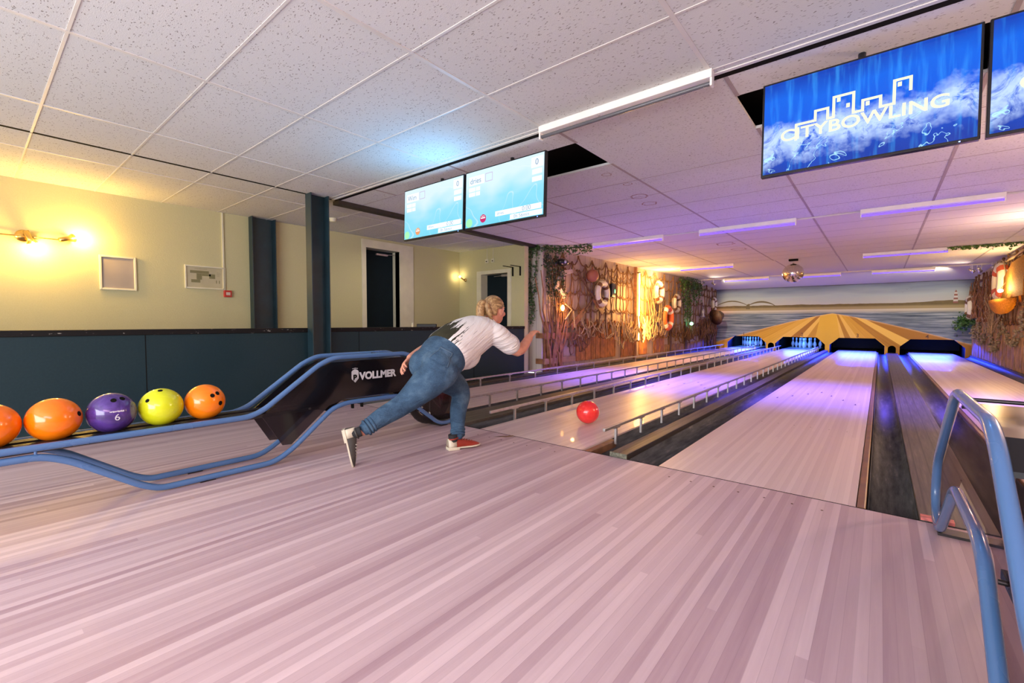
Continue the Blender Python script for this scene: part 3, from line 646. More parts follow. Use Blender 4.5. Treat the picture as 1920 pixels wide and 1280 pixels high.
for x0, x1, lab in ((-.570, .335, 'large bright blue splash screen reading CITYBOWLING above lane three'), (.352, 1.257, 'blue splash screen cut by right frame edge beside its twin')):
    t, W, Hh = screen(x0, x1, 1.815, 2.352, 3.02, -.02, lab, bm_)
    ln = [(-.28, -.355), (-.28, -.274), (-.191, -.274), (-.191, -.223), (-.135, -.223), (-.135, -.279), (-.109, -.279), (-.109, -.174), (-.024, -.174), (-.024, -.279), (.015, -.279), (.015, -.228), (.087, -.228), (.087, -.282), (.140, -.282), (.140, -.169), (.202, -.169), (.202, -.229)]
    q = MB(); h = .0065
    for (a, c1_), (b_, c2_) in zip(ln, ln[1:]): rect(q, min(a, b_)-h, min(c1_, c2_)-h, max(a, b_)+h, max(c1_, c2_)+h, -.004)
    for a, z in ((-.096, -.204), (-.055, -.245), (.027, -.26), (.152, -.203)): rect(q, a, z, a+.016, z+.022, -.004)
    q.build('skyline_logo', logo, t)
    scr_text('logo_text', t, 'CITYBOWLING', .088, -.357, -.352, logo, .0016, 1.17)

# ------------------------------------------------------------------ bar room behind the half wall
def doorway(nm, hinge, w_, h_, ax, lab, labf):
    pass
d1 = MB().box((-7.12, 4.42, 0), (-7.08, 5.12, 2.25)).build('door_1', M['door'], kind='structure')
MB().box((-7.07, 4.45, 1.03), (-7.04, 4.53, 1.05)).build('door_handle', M['rail_metal'], d1)
MB().box((-7.07, 4.74, 2.17), (-7.03, 4.98, 2.20)).tube([(-7.05, 4.95, 2.19), (-6.98, 5.08, 2.20)], .006, 6).build('door_closer', M['rail_metal'], d1)
b = MB().box((-7.12, 4.34, 0), (-6.86, 4.42, 2.385)).box((-7.12, 5.12, 0), (-6.86, 5.20, 2.385)).box((-7.12, 4.42, 2.25), (-6.86, 5.12, 2.385)).box((-6.89, 5.20, 0), (-6.86, 5.43, 2.385)); b.build('door_frame', M['frame_white'], d1)
d2 = MB().box((-6.24, 6.82, 0), (-5.55, 6.86, 1.92)).build('door_2', M['door'], kind='structure')
b = MB().box((-6.36, 6.63, 0), (-6.24, 6.90, 1.99)).box((-5.55, 6.63, 0), (-5.46, 6.90, 1.99)).box((-6.24, 6.63, 1.92), (-5.55, 6.90, 1.99)); b.build('door_frame', M['frame_white'], d2)
MB().box((-5.78, 6.72, 1.86), (-5.60, 6.78, 1.90)).tube([(-5.72, 6.74, 1.88), (-5.95, 6.70, 1.87)], .006, 6).build('door_closer', M['rail_metal'], d2)
# columns
def hbeam(x, y, z0, z1, lab, w_=.13, dp=.22):
    q = MB().box((x, y, z0), (x+w_, y+.012, z1)).box((x, y+dp-.012, z0), (x+w_, y+dp, z1)).box((x+.015, y+.012, z0), (x+.025, y+dp-.012, z1))
    o = q.build('steel_column', M['steel_teal'], bevel=.002); tag(o, lab, 'column')
hbeam(-5.145, 2.53, 0, ZC, 'dark teal steel column rising in front of the half wall')
hbeam(-6.875, 2.57, 0, ZC, 'dark teal steel column standing against the yellow wall', .12, .32)
# brass wall spot bar
br = plain('brass', (.62, .42, .14), .25, .9, var=.1)
t = empty('wall_spot_bar', (-6.88, .42, 1.85), 'brass wall lamp bar with two lit spot heads on the yellow wall', 'wall lamp')
MB().lathe([(0, 0), (.062, 0), (.058, .02), (0, .026)], (0, 0, 0), 24, 0, Matrix.Rotation(PI/2, 4, 'Y')).build('wall_plate', br, t)
MB().tube([(.055, -.55, -.01), (.055, .36, -.01)], .0065, 8).build('bar', br, t)
MB().tube([(.0, 0, 0), (.055, 0, -.01)], .008, 8).build('bar_arm', br, t)
for (y, dr) in ((-.50, Vector((-.2, .1, -.9))), (.03, Vector((-.10, .35, -.9))), (.30, Vector((-.35, .75, .28)))):
    dr.normalize(); R = dr.to_track_quat('Z', 'Y').to_matrix().to_4x4()
    hd = MB().lathe([(0, -.05), (.024, -.05), (.024, .035), (.046, .080), (.043, .080), (.020, .035), (0, .03)], (.075, y, 0), 16, 0, R).build('spot_head', br, t)
    MB().lathe([(0, .05), (.013, .05), (.015, .056), (0, .062)], (.075, y, 0), 12, 0, R).build('bulb', glow('warm_bulb', (1, .78, .38), 25), hd)
lamp('spot_bulb', 'POINT', (-6.76, .50, 1.74), 9, (1, .58, .13), .03)
lamp('spot_bulb', 'POINT', (-6.77, .86, 1.88), 9, (1, .58, .13), .03)
lamp('spot_bulb', 'POINT', (-6.76, -.10, 1.74), 11, (1, .58, .13), .03)  # unseen extra light; the bar's third head was added to house it
lamp('bar_room_lamp', 'AREA', (-6.0, 4.6, 2.2), 2.5, (1, .85, .60), .6, .6, rot=(0, 0, 0))
# frames on the wall
t = empty('picture_frame', (-6.88, 1.16, 1.33), 'cream clip frame with blank grey sheet on the yellow wall', 'picture frame')
MB().box((0, -.165, 0), (.02, -.143, .395)).box((0, .143, 0), (.02, .165, .395)).box((0, -.143, 0), (.02, .143, .022)).box((0, -.143, .373), (.02, .143, .395)).build('frame', M['frame_white'], t, bevel=.004)
MB().box((0, -.145, .02), (.006, .145, .375)).build('sheet', plain('grey_sheet', (.34, .30, .27), .35, var=.15, sc=2), t)
t = empty('picture_frame', (-6.88, 2.035, 1.395), 'cream framed olive floor plan of the building beside the red call point', 'picture frame')
MB().box((0, -.23, 0), (.018, -.212, .30)).box((0, .212, 0), (.018, .23, .30)).box((0, -.212, 0), (.018, .212, .018)).box((0, -.212, .282), (.018, .212, .30)).build('frame', M['frame_white'], t, bevel=.003)
MB().box((0, -.215, .015), (.005, .215, .285)).build('sheet', plain('plan_paper', (.46, .42, .27), .6, var=.08), t)
b = MB()
for r in ((-.17, .20, .04, .235), (-.10, .12, -.04, .198), (-.16, .08, -.06, .119), (-.038, .17, .06, .198), (.041, .14, .11, .198), (.12, .08, .13, .12), (.155, .08, .165, .12)): b.box((.005, r[0], r[1]), (.006, r[2], r[3]))
b.build('plan_drawing', plain('plan_olive', (.20, .19, .09), .6), t)
b = MB()
for r in ((-.12, .258, .02, .262), (.13, .22, .17, .223), (.13, .20, .18, .203), (.13, .18, .165, .183)): b.box((.005, r[0], r[1]), (.006, r[2], r[3]))
b.build('plan_caption', plain('plan_grey', (.25, .23, .15), .6), t)
t = empty('fire_call_point', (-6.88, 2.285, 1.30), 'small red fire alarm call point below a thin white conduit', 'fire alarm button')
MB().box((0, -.045, 0), (.04, .045, .09)).build('casing', plain('alarm_red', (.45, .03, .02), .4), t, bevel=.004)
MB().box((.04, -.025, .025), (.042, .025, .065)).build('glass_plate', plain('alarm_white', (.6, .5, .42), .4), t)
o = MB().box((-6.88, 2.235, 1.39), (-6.862, 2.255, 2.425)).build('conduit', M['frame_white']); tag(o, 'thin cream conduit running from ceiling down to red call point', 'conduit')
# smoke detector
t = empty('smoke_detector', (-6.03, 3.36, ZC), 'round cream smoke detector on ceiling over the bar room', 'smoke detector')
MB().lathe([(0, 0), (.055, 0), (.055, -.018), (.045, -.022), (.045, -.04), (.035, -.05), (0, -.052)], n=20).build('body', M['frame_white'], t)
# small lamp in the corner
t = empty('wall_lamp', (-6.70, 6.65, 1.84), 'small brass wall lamp with glowing bulb beside the far door', 'wall lamp')
MB().lathe([(0, 0), (.035, 0), (.03, .02), (0, .025)], (0, 0, 0), 16, 0, Matrix.Rotation(PI/2, 4, 'X')).tube([(0, -.02, 0), (0, -.07, .01), (-.05, -.09, .05)], .016, 8).build('arm', br, t)
MB().ball((-.065, -.10, .065), .022, 12).build('bulb', glow('warm_bulb_small', (1, .85, .5), 12), t)
lamp('corner_bulb', 'POINT', (-6.79, 6.52, 1.92), .6, (1, .72, .35), .02)
# switches with wires over the door
for x, w_ in ((-6.09, 'left'), (-5.93, 'right')):
    o = MB().box((x-.04, 6.63, 2.14), (x+.04, 6.65, 2.22)).build('junction_box', M['frame_white'], bevel=.003); tag(o, 'small white wall box above the far door, %s of the pair' % w_, 'junction box')
    MB().box((x-.02, 6.628, 2.165), (x+.015, 6.631, 2.18)).build('slot', M['black'], o); MB().box((x-.003, 6.645, 2.22), (x+.003, 6.65, 2.43)).build('wire', M['grid_metal'], o)
for x, w_ in ((-5.42, 'left'), (-5.24, 'right')):
    o = MB().box((x-.008, 6.35, 2.0), (x+.008, 6.65, 2.012)).box((x-.008, 6.62, 1.84), (x+.008, 6.65, 2.012)).build('shelf_bracket', M['black']); tag(o, 'black metal shelf bracket on the end wall beside the ivy, %s of two' % w_, 'bracket')
# things standing behind the half wall
def chair(x, y, rz, lab, zt):
    t = empty('bar_chair', (x, y, -.02), lab, 'chair', 'chairs behind the half wall', rz)
    MB().box((-.2, -.2, .45), (.2, .2, .49)).build('seat', M['blackgloss'], t, bevel=.01)
    MB().box((-.18, .17, .60), (.18, .20, zt)).build('backrest', M['blackgloss'], t, bevel=.01)
    for sx in (-.17, .17):
        for sy in (-.17, .17): MB().tube([(sx, sy, 0), (sx, sy, .46 if sy < 0 else .62)], .012, 8).build('leg', M['blackgloss'], t)
chair(-5.9, 4.85, .5, 'black chair back peeping over the half wall near the door', .955)
chair(-5.75, 5.45, -.7, 'black chair back peeping over the half wall beside the bowler', .945)
o = MB().box((-5.18, 4.06, .895), (-5.16, 4.075, .955)).build('switch_plate', M['frame_white']); tag(o, 'tiny white plate standing on the half wall cap', 'plate')

# ------------------------------------------------------------------ mirror ball and spots
def mk_mirror():
    s = N('mirror_facets'); x = s.xyz(s.coord()); a = s.m_('ARCTAN2', x['Y'], x['X']); el = s.m_('ARCSINE', s.m_('DIVIDE', x['Z'], .2151))
    row = s.m_('FLOOR', s.m_('MULTIPLY', el, 16)); col = s.m_('FLOOR', s.m_('MULTIPLY', a, 15)); w_ = s.white(s.comb(row, col, 3))
    gap = s.m_('MAXIMUM', s.m_('LESS_THAN', s.m_('FRACT', s.m_('MULTIPLY', el, 16)), .1), s.m_('LESS_THAN', s.m_('FRACT', s.m_('MULTIPLY', a, 15)), .1))
    nn = s.new('ShaderNodeTexWhiteNoise', noise_dimensions='3D'); s.set(nn.inputs['Vector'], s.comb(row, col, 1))
    vm = s.new('ShaderNodeVectorMath', operation='SCALE'); vs = s.new('ShaderNodeVectorMath', operation='SUBTRACT'); s.l.new(nn.outputs['Color'], vs.inputs[0]); vs.inputs[1].default_value = (.5, .5, .5)
    s.l.new(vs.outputs[0], vm.inputs[0]); vm.inputs['Scale'].default_value = .18; va = s.new('ShaderNodeVectorMath', operation='ADD')
    g = s.new('ShaderNodeNewGeometry'); s.l.new(g.outputs['Normal'], va.inputs[0]); s.l.new(vm.outputs[0], va.inputs[1]); s.l.new(va.outputs[0], s.b.inputs['Normal'])
    return s.fin(s.mix(gap, s.mix(w_, (.85, .82, .80), (.98, .96, .9)), (.02, .02, .02)), .08, 1.0)
t = empty('mirror_ball', (-1.565, 12.0, 2.09), 'silver mirror ball hanging from black mount on the lane ceiling', 'mirror ball')
MB().ball((0, 0, 0), .215, 48).build('sphere', mk_mirror(), t)
MB().tube([(0, 0, .21), (0, 0, .28)], .004, 6).lathe([(.02, .20), (.02, .23), (0, .23)], n=12).build('hanger', M['rail_metal'], t)
MB().box((-.09, -.05, .275), (.09, .05, .335)).build('motor', M['black'], t, bevel=.01)
def spot(x, y, z, rz, lab, mat=None):
    t = empty('spotlight', (x, y, z), lab, 'spotlight', None, rz); mat = mat or plain('chrome_spot', (.75, .72, .72), .15, .9)
    R = Matrix.Rotation(2.2, 4, 'Y')
    MB().lathe([(0, -.07), (.03, -.07), (.035, .03), (.05, .07), (.045, .07), (.03, .02), (0, .02)], (0, 0, -.14), 16, 0, R).build('lamp_head', mat, t)
    MB().tube([(0, .04, -.14), (0, .04, 0), (0, -.04, 0), (0, -.04, -.14)], .006, 6).build('yoke', M['white_metal'], t)
spot(1.72, 15.95, 2.42, .2, 'chrome twin spotlight hanging at right end of ceiling ledge, left head'); spot(1.86, 15.98, 2.43, 1.2, 'chrome twin spotlight hanging at right end of ceiling ledge, right head')
spot(2.06, 15.6, 2.42, .9, 'round silver spotlight in black bracket beside the reed wall', plain('silver_can', (.7, .68, .66), .2, .8))
spot(-4.72, 15.9, 2.41, .2, 'small chrome spotlight on left wall behind hanging ivy'); spot(-4.35, 15.95, 2.41, .2, 'chrome spotlight on ceiling ledge right of hanging ivy'); 
t = empty('projector', (-4.80, 7.42, 2.13), 'dark oval disco projector lamp mounted in the ivy on plank wall', 'projector lamp')
MB().ball((0, 0, 0), .10, 20, 0, (1, 1.5, .75)).build('housing', M['blackgloss'], t); MB().lathe([(0, 0), (.035, 0), (.03, .02), (0, .03)], (.085, -.06, 0), 16, 0, Matrix.Rotation(PI/2, 4, 'Y')).build('lens', plain('lens_glass', (.5, .5, .55), .05, .6), t)
MB().box((-.19, -.02, .0), (-.05, .02, .03)).build('arm', M['black'], t)
# ------------------------------------------------------------------ sea-themed decor on the side walls
RG = random.Random(11)
def net(y0, y1, ztop, zbot, dy, dz, x, mat, lab, r=.011, seed=1, side=1):
    g = random.Random(seed); nc = int((y1-y0)/dy)+1; nr = int((ztop-zbot)/dz)+1; P = {}
    for i in range(nc):
        for j in range(nr):
            top = (.0 if i % 2 else -.14) if j == 0 else 0
            P[i, j] = Vector((x+side*g.uniform(0, .05), y0+dy*i+g.uniform(-.06, .06)*(1 if j else .4), ztop-dz*j+top+g.uniform(-.05, .05)*(1 if j else .2)))
    q = MB()
    for i in range(nc):
        for j in range(nr):
            if j+1 < nr and g.random() < .93:
                a, c = P[i, j], P[i, j+1]; m = (a+c)/2+Vector((0, g.uniform(-.03, .03), 0)); q.tube([a, m, c], r, 5, caps=False)
            if i+1 < nc and g.random() < .9:
                a, c = P[i, j], P[i+1, j]; sag = .07 if j else .10
                q.tube([a, a.lerp(c, .25)-Vector((0, 0, sag*.75)), a.lerp(c, .5)-Vector((0, 0, sag)), a.lerp(c, .75)-Vector((0, 0, sag*.75)), c], r, 5, caps=False)
            if g.random() < .7: q.ball(P[i, j], r*2, 6)
    return tag(q.build('fishing_net', mat, recalc=False), lab, 'fishing net')
net(7.35, 11.05, 2.34, .85, .30, .36, -4.97, M['rope_brown'], 'brown rope fishing net draped over nearest part of the plank wall', .014, 3)
net(7.2, 10.9, 2.20, .6, .25, .30, -4.93, M['rope_brown'], 'second finer brown net hanging over the first near corner net', .009, 33)
net(11.4, 14.9, 2.36, .55, .34, .36, -4.97, plain('golden_rope', (.30, .15, .04), .8, var=.3, sc=30), 'golden brown fishing net behind the glowing light strip on plank wall', .014, 5)
net(15.2, 18.6, 2.30, .45, .30, .34, -4.97, M['rope_brown'], 'dark fishing net on far end of the plank wall by the mural', .017, 8)
net(12.4, 15.0, 2.38, 1.0, .30, .34, 2.07, M['rope_brown'], 'brown fishing net hanging on the near part of the reed wall', .014, 9, -1)
net(15.4, 18.5, 2.25, 1.2, .30, .3, 2.07, M['rope_brown'], 'brown fishing net hanging on the far part of the reed wall', .016, 19, -1)
def hanging(y0, y1, z0, n, x, mat, lab, r=.012, seed=1, dep=.35, side=1, nm='hanging_rope'):
    g = random.Random(seed); q = MB()
    for k in range(n):
        a = g.uniform(y0, y1); c = a+g.uniform(.15, .55)*(1 if g.random() < .5 else -1); d = g.uniform(.5, 1)*dep; h = z0+g.uniform(-.12, .12)
        q.tube([(x+side*g.uniform(.0, .07), a+(c-a)*t/6, h-d*math.sin(PI*t/6)+(t/6)*g.uniform(-.1, .1)) for t in range(7)], r*g.uniform(.7, 1.2), 5, caps=False)
    return tag(q.build(nm, mat, recalc=False), lab, 'rope')
hanging(7.7, 8.4, .72, 10, -4.90, M['rope_brown'], 'loops of brown rope hanging over the nearest crosspiece on plank wall', .013, 2)
hanging(8.3, 9.4, .90, 12, -4.90, M['rope_tan'], 'tangle of pale rope on top of the first brown slat screen', .012, 4, .22)
hanging(9.6, 10.9, .88, 22, -4.90, M['rope_tan'], 'bundle of tan rope loops beside the second slat screen', .014, 6, .42)
hanging(11.4, 12.9, 1.0, 30, -4.90, M['rope_tan'], 'thick tan rope loops lit by the glowing light strip', .018, 7, .5)
hanging(13.6, 15.8, .75, 26, -4.90, M['rope_brown'], 'brown rope loops below the ivy and life rings', .016, 8, .35)
hanging(16.0, 18.3, .85, 26, -4.90, M['rope_brown'], 'brown rope loops hanging near far end of plank wall', .018, 12, .45)
def screen_fence(y0, y1, z0, z1, dy, x, mat, lab, seed=1, side=1, gap=.008, jag=.08):
    g = random.Random(seed); q = MB(); y = y0
    while y < y1:
        w_ = dy*g.uniform(.8, 1.2); h = z1+g.uniform(-jag, jag)
        xa, xb = sorted((x, x+side*g.uniform(.018, .035)))
        q.box((xa, y, z0+g.uniform(0, .015)), (xb, min(y1, y+w_-gap), h)); y += w_
    return tag(q.build('slat_screen', mat), lab, 'slat screen')
SL = plain('reddish_slat', (.36, .14, .045), .55, var=.4, sc=8)
screen_fence(8.22, 10.02, .14, .98, .10, -4.99, SL, 'wide reddish brown slat screen, nearest on the plank wall', 1)
screen_fence(10.36, 11.16, .10, .92, .10, -4.99, SL, 'reddish brown slat screen just before the glowing light strip', 2)
screen_fence(11.45, 11.95, .10, .95, .10, -4.99, SL, 'narrow slat screen just behind the glowing light strip', 3)
screen_fence(12.45, 13.2, .10, 1.05, .11, -4.99, SL, 'slat screen below the orange life ring', 4)
screen_fence(13.2, 16.9, .04, .30, .10, -4.99, plain('low_slat', (.32, .18, .08), .6, var=.4), 'low brown picket strip along foot of the plank wall', 5, jag=.02)
screen_fence(16.6, 18.7, .05, 1.05, .07, -4.99, plain('dark_slat', (.20, .09, .05), .6, var=.4), 'dark slat screen at far end of plank wall by the mural', 6)
# near corner: brown posts and crosspieces
def board(a, b_, lab, mat=None, nm='wooden_board'):
    o = MB().box(a, b_).build(nm, mat or M['brown_wood'], bevel=.004); tag(o, lab, 'board'); return o
board((-4.99, 7.04, .0), (-4.95, 7.18, .98), 'upright brown board at near corner of the plank wall')
board((-5.10, 6.94, .66), (-4.93, 6.975, .76), 'short brown crosspiece end wrapping the white end planks, upper')
board((-4.95, 6.975, .64), (-4.91, 8.15, .76), 'upper brown crosspiece nailed over near posts of plank wall')
board((-4.95, 6.975, .16), (-4.91, 8.10, .27), 'lower pale brown crosspiece nailed over near posts of plank wall', plain('pale_brown_board', (.34, .20, .09), .6, var=.3))
board((-5.10, 6.94, .17), (-4.93, 6.975, .27), 'short brown crosspiece end wrapping the white end planks, lower')
board((-4.99, 7.64, .12), (-4.96, 7.70, 2.2), 'thin dark upright pole on the near plank wall', M['dark_wood'], 'upright_pole')
board((-4.99, 13.6, .05), (-4.93, 13.75, 1.1), 'dark post below the yellow life ring', M['dark_wood'])
board((-4.99, 15.0, .05), (-4.93, 15.15, 1.0), 'dark post below the hanging ivy', M['dark_wood'])
# oars crossed
def oar(y0, z0, y1, z1, lab, blade=True, x=-4.90):
    t = empty('oar', (x, y0, z0), lab, 'oar'); d = Vector((0, y1-y0, z1-z0)); L_ = d.length; ang = math.atan2(d.y, d.z)
    R = Matrix.Rotation(-ang, 4, 'X')
    MB().tube([R @ Vector((0, 0, 0)), R @ Vector((0, 0, L_*.68))], .022, 8).build('shaft', M['dark_wood'], t)
    q = MB()
    q.box((-.012, -.07, L_*.62), (.012, .07, L_), M4=R) if blade else None
    if blade: q.build('blade', M['brown_wood'], t, bevel=.01)
oar(8.1, 2.05, 9.25, 1.18, 'brown oar slanting down to the right across the near net')
oar(9.3, 1.85, 7.9, .85, 'dark oar slanting down to the left across the near net')
# pale carved plank figure
o = MB().prism([(7.28, 1.62), (7.38, 1.60), (7.55, 1.88), (7.95, 1.98), (7.90, 2.05), (7.50, 1.98)], 'YZ', -4.93, -4.89).build('carved_plank', plain('pale_driftwood', (.46, .36, .32), .8, var=.3)); tag(o, 'pale curved driftwood plank above the glowing lantern', 'driftwood')
o = MB().prism([(7.42, 1.60), (7.50, 1.64), (7.66, 1.50), (7.60, 1.44)], 'YZ', -4.93, -4.88).build('carved_plank', plain('white_driftwood', (.62, .54, .48), .8, var=.2)); tag(o, 'small white plank piece just above the glowing lantern', 'driftwood')
def twigs(y0, y1, z0, z1, n, x, lab, seed, mat, lean=.4, r=.016, side=1):
    g = random.Random(seed); q = MB()
    for k in range(n):
        a = g.uniform(y0, y1); h = g.uniform(.5, 1)*(z1-z0); l_ = g.uniform(-lean, lean)
        pts = [(x+side*g.uniform(0, .09), a+l_*t/5+g.uniform(-.03, .03), z0+h*t/5) for t in range(6)]
        q.tube(pts, [r*(1-t*.13) for t in range(6)], 5, caps=False)
    return tag(q.build('driftwood_branches', mat, recalc=False), lab, 'branches')
twigs(7.15, 7.7, .1, 2.2, 16, -4.97, 'bundle of brown driftwood branches at near corner of the plank wall', 3, M['brown_wood'], .5, .026)
twigs(12.0, 12.8, .9, 2.2, 18, -4.95, 'dry pale branches lit yellow beside the glowing light strip', 5, M['rope_tan'], .5, .014)
twigs(16.9, 18.2, .1, 1.5, 14, -4.95, 'dark branches at far end of the plank wall', 6, M['dark_wood'], .4, .022)
twigs(14.4, 15.2, .75, 2.1, 26, 2.0, 'fan of dry reed stalks on the reed wall beside the woven lamp', 9, M['rope_tan'], 1.6, .010, -1)
twigs(17.3, 18.6, 1.1, 2.2, 26, 2.05, 'dark twig bundle at far top of the reed wall', 10, M['brown_wood'], .3, .018, -1)
twigs(15.2, 17.0, 1.0, 2.25, 26, 2.05, 'upright brown twigs across middle of the reed wall', 14, M['brown_wood'], .3, .016, -1)
# life rings
def ring(y, z, R, mat, bmat, lab, x=-4.87, r=None, n=4, rot=0., side=1):
    t = empty('life_ring', (x, y, z), lab, 'life ring', 'life rings on the side walls'); r = r or R*.24; t.rotation_euler = (rot, 0, 0)
    MB().torus((0, 0, 0), R-r, r, 'X', 32, 10).build('ring', mat, t)
    for k in range(n):
        a = PI/4+k*2*PI/n; MB().torus((0, 0, 0), R-r, r*1.05, 'X', 4, 10, a0=a-.20, a1=a+.20).build('band', bmat, t)
    g = []
    for k in range(n*4):
        a = PI/4+k*2*PI/(n*4); d = R*(1.02 if k % 4 == 0 else 1.07); g.append((0.0, d*math.cos(a), d*math.sin(a)))
    MB().tube(g, .010, 6, closed=True).build('grab_rope', M['rope_tan'], t)
bb = plain('ring_band_brown', (.16, .07, .03), .6)
ring(9.16, 1.62, .30, M['ring_white'], bb, 'white life ring with brown bands beside the small black box')
ring(12.5, 1.82, .32, M['ring_white'], bb, 'pale life ring lit yellow, above left of the orange one')
ring(13.2, 1.10, .38, M['ring_orange'], plain('ring_band_white', (.78, .72, .62), .5), 'orange life ring with white bands hanging low on the plank wall')
ring(13.95, 1.56, .29, M['ring_white'], bb, 'cream life ring just right above the orange one')
ring(18.0, 1.66, .26, M['ring_white'], bb, 'small white life ring at far end of the plank wall')
rdb = plain('ring_band_red', (.45, .08, .03), .6)
ring(18.30, 1.40, .36, M['ring_white'], bb, 'white life ring with brown bands beside the mural lighthouse', x=1.98)
ring(14.15, 1.85, .42, M['ring_white'], rdb, 'large cream life ring with red bands left of the woven lamp', x=1.98)
# buoy, pan, black box, lamps
o = MB().ball((0, 0, 0), .14, 20).lathe([(.02, .13), (.02, .19), (0, .19)], n=10).build('net_float', plain('red_brown_float', (.30, .10, .06), .6), loc=(-4.87, 8.70, 1.98)); tag(o, 'round red brown net float above the near crossed oars', 'net float')
o = MB().box((-4.95, 9.62, 1.56), (-4.86, 9.80, 1.88)).build('wall_box', M['blackgloss'], bevel=.01); tag(o, 'small black wall box with green light right of the white life ring', 'speaker box')
MB().box((-4.862, 9.74, 1.66), (-4.855, 9.78, 1.74)).build('green_light', glow('green_led', (.1, 1, .2), 2), o)
t = empty('lantern', (-4.84, 7.48, 1.16), 'glowing orange lantern hanging near the front corner of the plank wall', 'lantern')
MB().ball((0, 0, .09), .035, 14, 0, (1, 1, 1.7)).build('bulb', glow('lantern_glow', (1, .45, .08), 22), t)
q = MB().torus((0, 0, 0), .05, .006, 'Z').torus((0, 0, .19), .04, .006, 'Z')
for k in range(4): a = k*PI/2; q.tube([(.05*math.cos(a), .05*math.sin(a), 0), (.04*math.cos(a), .04*math.sin(a), .19), (0, 0, .26)], .004, 5)
q.build('cage', M['dark_wood'], t)
lamp('lantern_light', 'POINT', (-4.62, 7.52, 1.34), 7, (1, .48, .14), .03)
o = MB().tube([(-4.88, 7.62, 1.34), (-4.86, 7.85, 1.22), (-4.86, 7.60, 1.02)], .016, 6).tube([(-4.88, 7.95, 1.20), (-4.88, 8.0, .86)], .016, 6).build('driftwood_stick', M['rope_tan']); tag(o, 'small bent pale sticks right of the glowing lantern', 'stick')
# glowing strip behind an upright at the bend of the wall
o = MB().box((-5.0, 11.10, .02), (-4.92, 11.15, 2.40)).build('upright_beam', M['brown_wood'], bevel=.006); tag(o, 'slim brown upright beam hiding the glowing light strip on plank wall', 'beam')
t = empty('light_strip', (-4.90, 11.24, .5), 'glowing amber vertical light strip behind the upright beam', 'light strip')
MB().tube([(0, 0, 0), (0, 0, 1.75)], .016, 8).build('tube', glow('amber_strip', (1, .62, .18), 9), t)
for z in (-.03, 1.75): MB().box((-.09, -.02, z), (.02, .02, z+.03)).build('holder', M['dark_wood'], t)
lamp('strip_and_fill_light', 'AREA', (-4.72, 11.35, 1.30), 30, (1, .50, .10), .10, 1.8, target=(-5.0, 12.6, 1.30))
lamp('strip_and_fill_light', 'POINT', (-4.60, 12.3, 2.10), 22, (1, .62, .26), .12)  # added fill set off the strip, warming the ceiling and wall
lamp('strip_and_fill_light', 'POINT', (-4.50, 10.4, 1.5), 30, (1, .52, .13), .12)  # added fill spreading amber onto the wall in front of the beam
# cone basket, dark pots, lamps at the far end
o = MB().lathe([(0, 0), (.30, .02), (.27, .04), (.15, .28), (.02, .42), (0, .42)], (0, 0, 0), 18, 0, Matrix.Rotation(-1.2, 4, 'X') @ Matrix.Rotation(.5, 4, 'Y')).build('fish_basket', M['dark_wood'], loc=(-4.72, 17.6, 1.16)); tag(o, 'dark cone shaped fish basket near the far red lamp', 'basket')
t = empty('wall_lantern', (-4.82, 18.35, 1.22), 'small red glowing lantern at far end of the plank wall', 'lantern')
MB().box((-.06, -.07, 0), (.06, .07, .16)).build('glass', glow('red_glow', (1, .22, .10), 5), t, bevel=.01); MB().box((-.08, -.09, .16), (.08, .09, .19)).build('cap', M['dark_wood'], t)
o = MB().ball((0, 0, 0), .055, 14).build('signal_light', glow('green_glow', (.15, 1, .35), 5), loc=(-4.84, 15.3, .93)); tag(o, 'small round green glowing light below the hanging ivy', 'light')
t = empty('storm_lamp', (-4.84, 16.5, 1.16), 'dark metal storm lamp hanging right of the green light', 'lantern')
MB().lathe([(0, 0), (.07, 0), (.08, .05), (.05, .07), (.06, .18), (.05, .26), (.02, .30), (0, .30)], n=14).build('body', M['rail_metal'], t); MB().torus((0, 0, .32), .09, .006, 'X').build('handle', M['dark_wood'], t)
o = MB().prism([(12.75, 1.02), (12.95, 1.02), (13.02, 1.10), (12.86, 1.40)], 'YZ', -4.90, -4.86).build('toy_sail_boat', M['dark_wood']); tag(o, 'small dark wooden sail shape left of the orange life ring', 'decoration')
o = MB().box((-4.95, 12.1, .86), (-4.84, 12.5, .98)).build('crate', M['dark_wood'], bevel=.01); tag(o, 'small dark crate among tan ropes behind the light strip', 'crate')
# right wall: reed screen, shell garlands, woven lamp
screen_fence(12.2, 18.72, .02, 1.02, .075, 2.115, plain('golden_reed', (.40, .23, .09), .6, var=.4), 'tall golden reed slat screen covering lower right wall', 21, -1, .006, .04)
def shells(y0, y1, z, dep, lab, seed, x=2.03):
    g = random.Random(seed); q = MB()
    for k in range(30):
        t = k/29; p = Vector((x+g.uniform(-.03, .03), y0+(y1-y0)*t, z-dep*math.sin(PI*t)**.8))
        for _ in range(3): q.ball(p+Vector((g.uniform(-.03, .03), g.uniform(-.04, .04), g.uniform(-.04, .04))), g.uniform(.02, .035), 6)
    o = q.build('shell_garland', plain('grey_shell', (.30, .24, .14), .7, var=.5, sc=20), recalc=False); tag(o, lab, 'garland')
shells(14.3, 15.7, 1.05, .72, 'looping garland of grey shells in middle of the reed wall', 2); shells(15.9, 17.2, 1.05, .60, 'looping garland of grey shells nearer the mural', 3)
shells(12.3, 14.1, 1.15, .62, 'looping garland of grey shells below the woven lamp', 4); shells(17.2, 18.3, 1.0, .45, 'short garland of grey shells beside the green bush', 6)
t = empty('woven_lamp', (1.90, 13.15, 1.25), 'glowing lamp with draped straw net and basket on reed wall at right frame edge', 'lamp')
